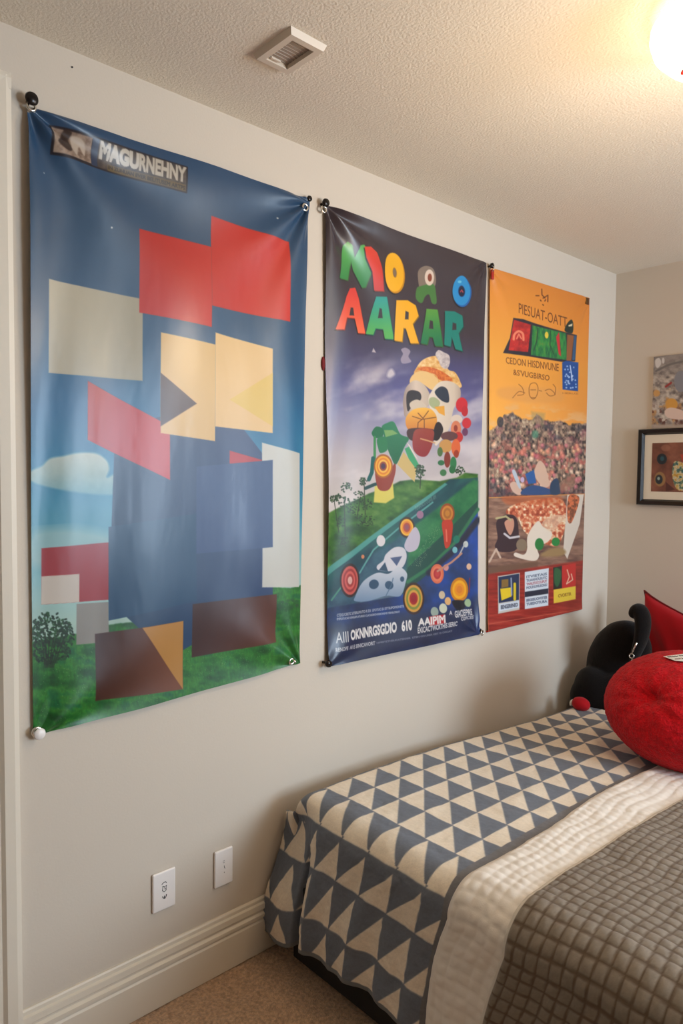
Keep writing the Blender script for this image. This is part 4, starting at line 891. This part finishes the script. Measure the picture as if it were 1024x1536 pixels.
grommet((437, 992), b1, .016, .008); pin((437, 991), 'tiny silver pin at the bottom-right corner of the blue banner', M['chrome'], R=.005, out=.02)
grommet((485.5, 314), b2, .016, .009); pin((481.5, 307), 'black pin at the top-left corner of the block-letter banner', R=.013, out=.028)
pin((484, 993), 'black clip pin at the bottom-left corner of the block-letter banner', R=.012, out=.035)
p = on((732, 400), 0, 0)
hk = thing('wall_hook', p, 'dark hook with a small red tag between second banner and orange poster', 'hook')
obj('hook_head', lathe([(0, 0), (.004, 0), (.004, .012), (.010, .014), (.010, .022), (0, .024)], p, (1, 0, 0), 20), M['blackmetal'], hk, smooth=True)
obj('hook_ring', torus(p+np.array([.018, .002, -.012]), (.3, 1, 0), .010, .002), M['chrome'], hk, smooth=True)
obj('red_tag', boxes((p+np.array([.014, -.002, -.052]), p+np.array([.020, .013, -.014]))), M['redplastic'], hk, bevel=.002)
p = on((718, 946), 0, 0)
hk = thing('wall_hook', p, 'small silver and black hook on the wall below the orange poster', 'hook')
obj('hook_head', lathe([(0, 0), (.010, 0), (.010, .006), (.006, .010), (.006, .016), (0, .018)], p, (1, 0, 0), 20), M['blackmetal'], hk, smooth=True)
obj('hook_ring', torus(p+np.array([.016, 0, -.006]), (1, .2, 0), .010, .0022), M['chrome'], hk, smooth=True)
p = on((877, 452), 0, 0)
tag(obj('corner_clip', boxes((p+np.array([.004, -.014, -.016]), p+np.array([.014, .010, .014]))), M['bronze'], bevel=.003), 'small brown clip at the top-right corner of the orange poster', 'clip')
p = on((481, 545), 0, 0)
tag(obj('wall_bumper', blob(p+np.array([.003, .008, 0]), (.005, .008, .022), (0, 0, 0), 16), M['redpipe'], smooth=True), 'dark red bumper peeking out behind the left edge of the block-letter banner', 'bumper')

# ================================================================= PICTURES ON THE BACK WALL
def bsheet(x0, x1, z0, z1, y, step):
    return quad_sheet((x0, y, z1), (x1, y, z1), (x1, y, z0), (x0, y, z0), step)[0]
fx0, fx1, fz0, fz1 = .146, .62, 1.322, 1.678
pf = thing('framed_picture', ((fx0+fx1)/2, YB, fz0), 'black framed picture with cream mat on the back wall', 'picture')
bm = bmesh.new()
o4 = [(fx0, fz0), (fx1, fz0), (fx1, fz1), (fx0, fz1)]; sgn = [(1, 1), (-1, 1), (-1, -1), (1, -1)]; R4 = []
for off, yy0 in ((0, 0), (0, -.026), (.004, -.030), (.018, -.026), (.026, -.012), (.026, 0)):
    R4.append([bm.verts.new((a+off*p_, YB+yy0, b+off*q_)) for (a, b), (p_, q_) in zip(o4, sgn)])
for A, B in zip(R4, R4[1:]):
    for k in range(4): bm.faces.new((A[k], A[(k+1) % 4], B[(k+1) % 4], B[k]))
obj('frame', bm, M['black'], pf)
obj('mat_board', boxes(((fx0+.02, YB-.010, fz0+.02), (fx1-.02, YB-.004, fz1-.02))), M['matboard'], pf)
P = bsheet(.208, .56, 1.385, 1.613, YB-.0108, .002); cv = Canvas(P); x, y = cv.x, cv.y
cv.c = ramp(fbm(x, y, 14, 90), [(.2, (96, 56, 44)), (.6, (128, 78, 60)), (.9, (150, 96, 74))])
B3 = lambda p: (920+p[0]/5.115, 500+p[1]/5.12)
cv.ell(*B3((370, 965)), 7.5, 8, (26, 38, 44)); cv.ell(*B3((372, 962)), 3, 3.5, (40, 80, 90)); cv.ell(*B3((355, 1120)), 8.5, 11, (150, 112, 70)); cv.ell(*B3((348, 1122)), 5.5, 7, (40, 46, 50)); cv.ell(*B3((345, 1115)), 2, 2.5, (150, 170, 160)); cv.ell(*B3((400, 880)), 7, 5, (156, 104, 82), alpha=.6)
cv.blobp(z(B3, [(455, 1010), (480, 980), (560, 1000), (700, 1010), (700, 1180), (540, 1210), (480, 1190), (450, 1100)]), lambda X, Y: ramp(fbm(X, Y, 4, 91, 2), [(.2, (40, 80, 100)), (.4, (96, 120, 90)), (.6, (206, 190, 160)), (.8, (190, 150, 60)), (1, (150, 70, 50))]))
cv.poly(z(B3, [(510, 930), (560, 930), (560, 1000), (530, 990)]), (170, 60, 44)); cv.poly(z(B3, [(400, 1140), (470, 1200), (400, 1215)]), (84, 46, 40))
obj('art_print', grid_mesh('art', P, cv.c), M['art'], pf)
ux0, ux1, uz0, uz1 = .2, .60, 1.680, 2.018
pc = thing('canvas_picture', ((ux0+ux1)/2, YB, uz0), 'unframed grey and ochre picture above the black framed one', 'picture')
obj('backing_board', boxes(((ux0, YB-.009, uz0), (ux1, YB-.001, uz1))), M['matboard'], pc, bevel=.001)
P = bsheet(ux0+.001, ux1-.001, uz0+.001, uz1-.001, YB-.0095, .002); cv = Canvas(P); x, y = cv.x, cv.y
n = fbm(x, y*1.2, 7, 95)
cv.c = ramp(n, [(.2, (84, 76, 74)), (.45, (140, 130, 124)), (.6, (176, 164, 152)), (.85, (206, 196, 184))])
cv.blend(sm(575, 545, y)*.7, (134, 126, 122)); cv.blend(sm(.5, .7, fbm(x, y, 10, 96))*sm(575, 600, y)*.8, (190, 140, 84)); cv.blend(sm(.55, .7, fbm(x, y, 6, 97))*sm(600, 620, y)*.8, (88, 48, 42))
cv.blobp(z(B3, [(320, 205), (350, 190), (365, 230), (340, 265), (322, 250)]), (206, 200, 196)); cv.ell(*B3((380, 210)), 2, 4.5, (206, 200, 196)); cv.line(z(B3, [(325, 290), (430, 240), (540, 215)]), 3, (110, 104, 102), curve=True); cv.line(z(B3, [(400, 410), (440, 380)]), 3, (150, 50, 50)); cv.ell(*B3((515, 370)), 10, 16, (130, 130, 136)); cv.ell(*B3((445, 545)), 9, 9, (206, 150, 70)); cv.ell(*B3((330, 460)), 5, 5, (200, 150, 90)); cv.blobp(z(B3, [(390, 600), (440, 570), (540, 600), (540, 660), (420, 650)]), (216, 190, 176)); cv.poly(z(B3, [(300, 700), (540, 700), (540, 745), (295, 745)]), (176, 160, 146), soft=2)
obj('picture_print', grid_mesh('art', P, cv.c), M['art'], pc)

# ================================================================= COLOUR MANAGEMENT
vs_ = bpy.context.scene.view_settings
vs_.view_transform = 'Standard'; vs_.look = 'None'; vs_.gamma = 1; vs_.use_curve_mapping = False; vs_.exposure = -0.30
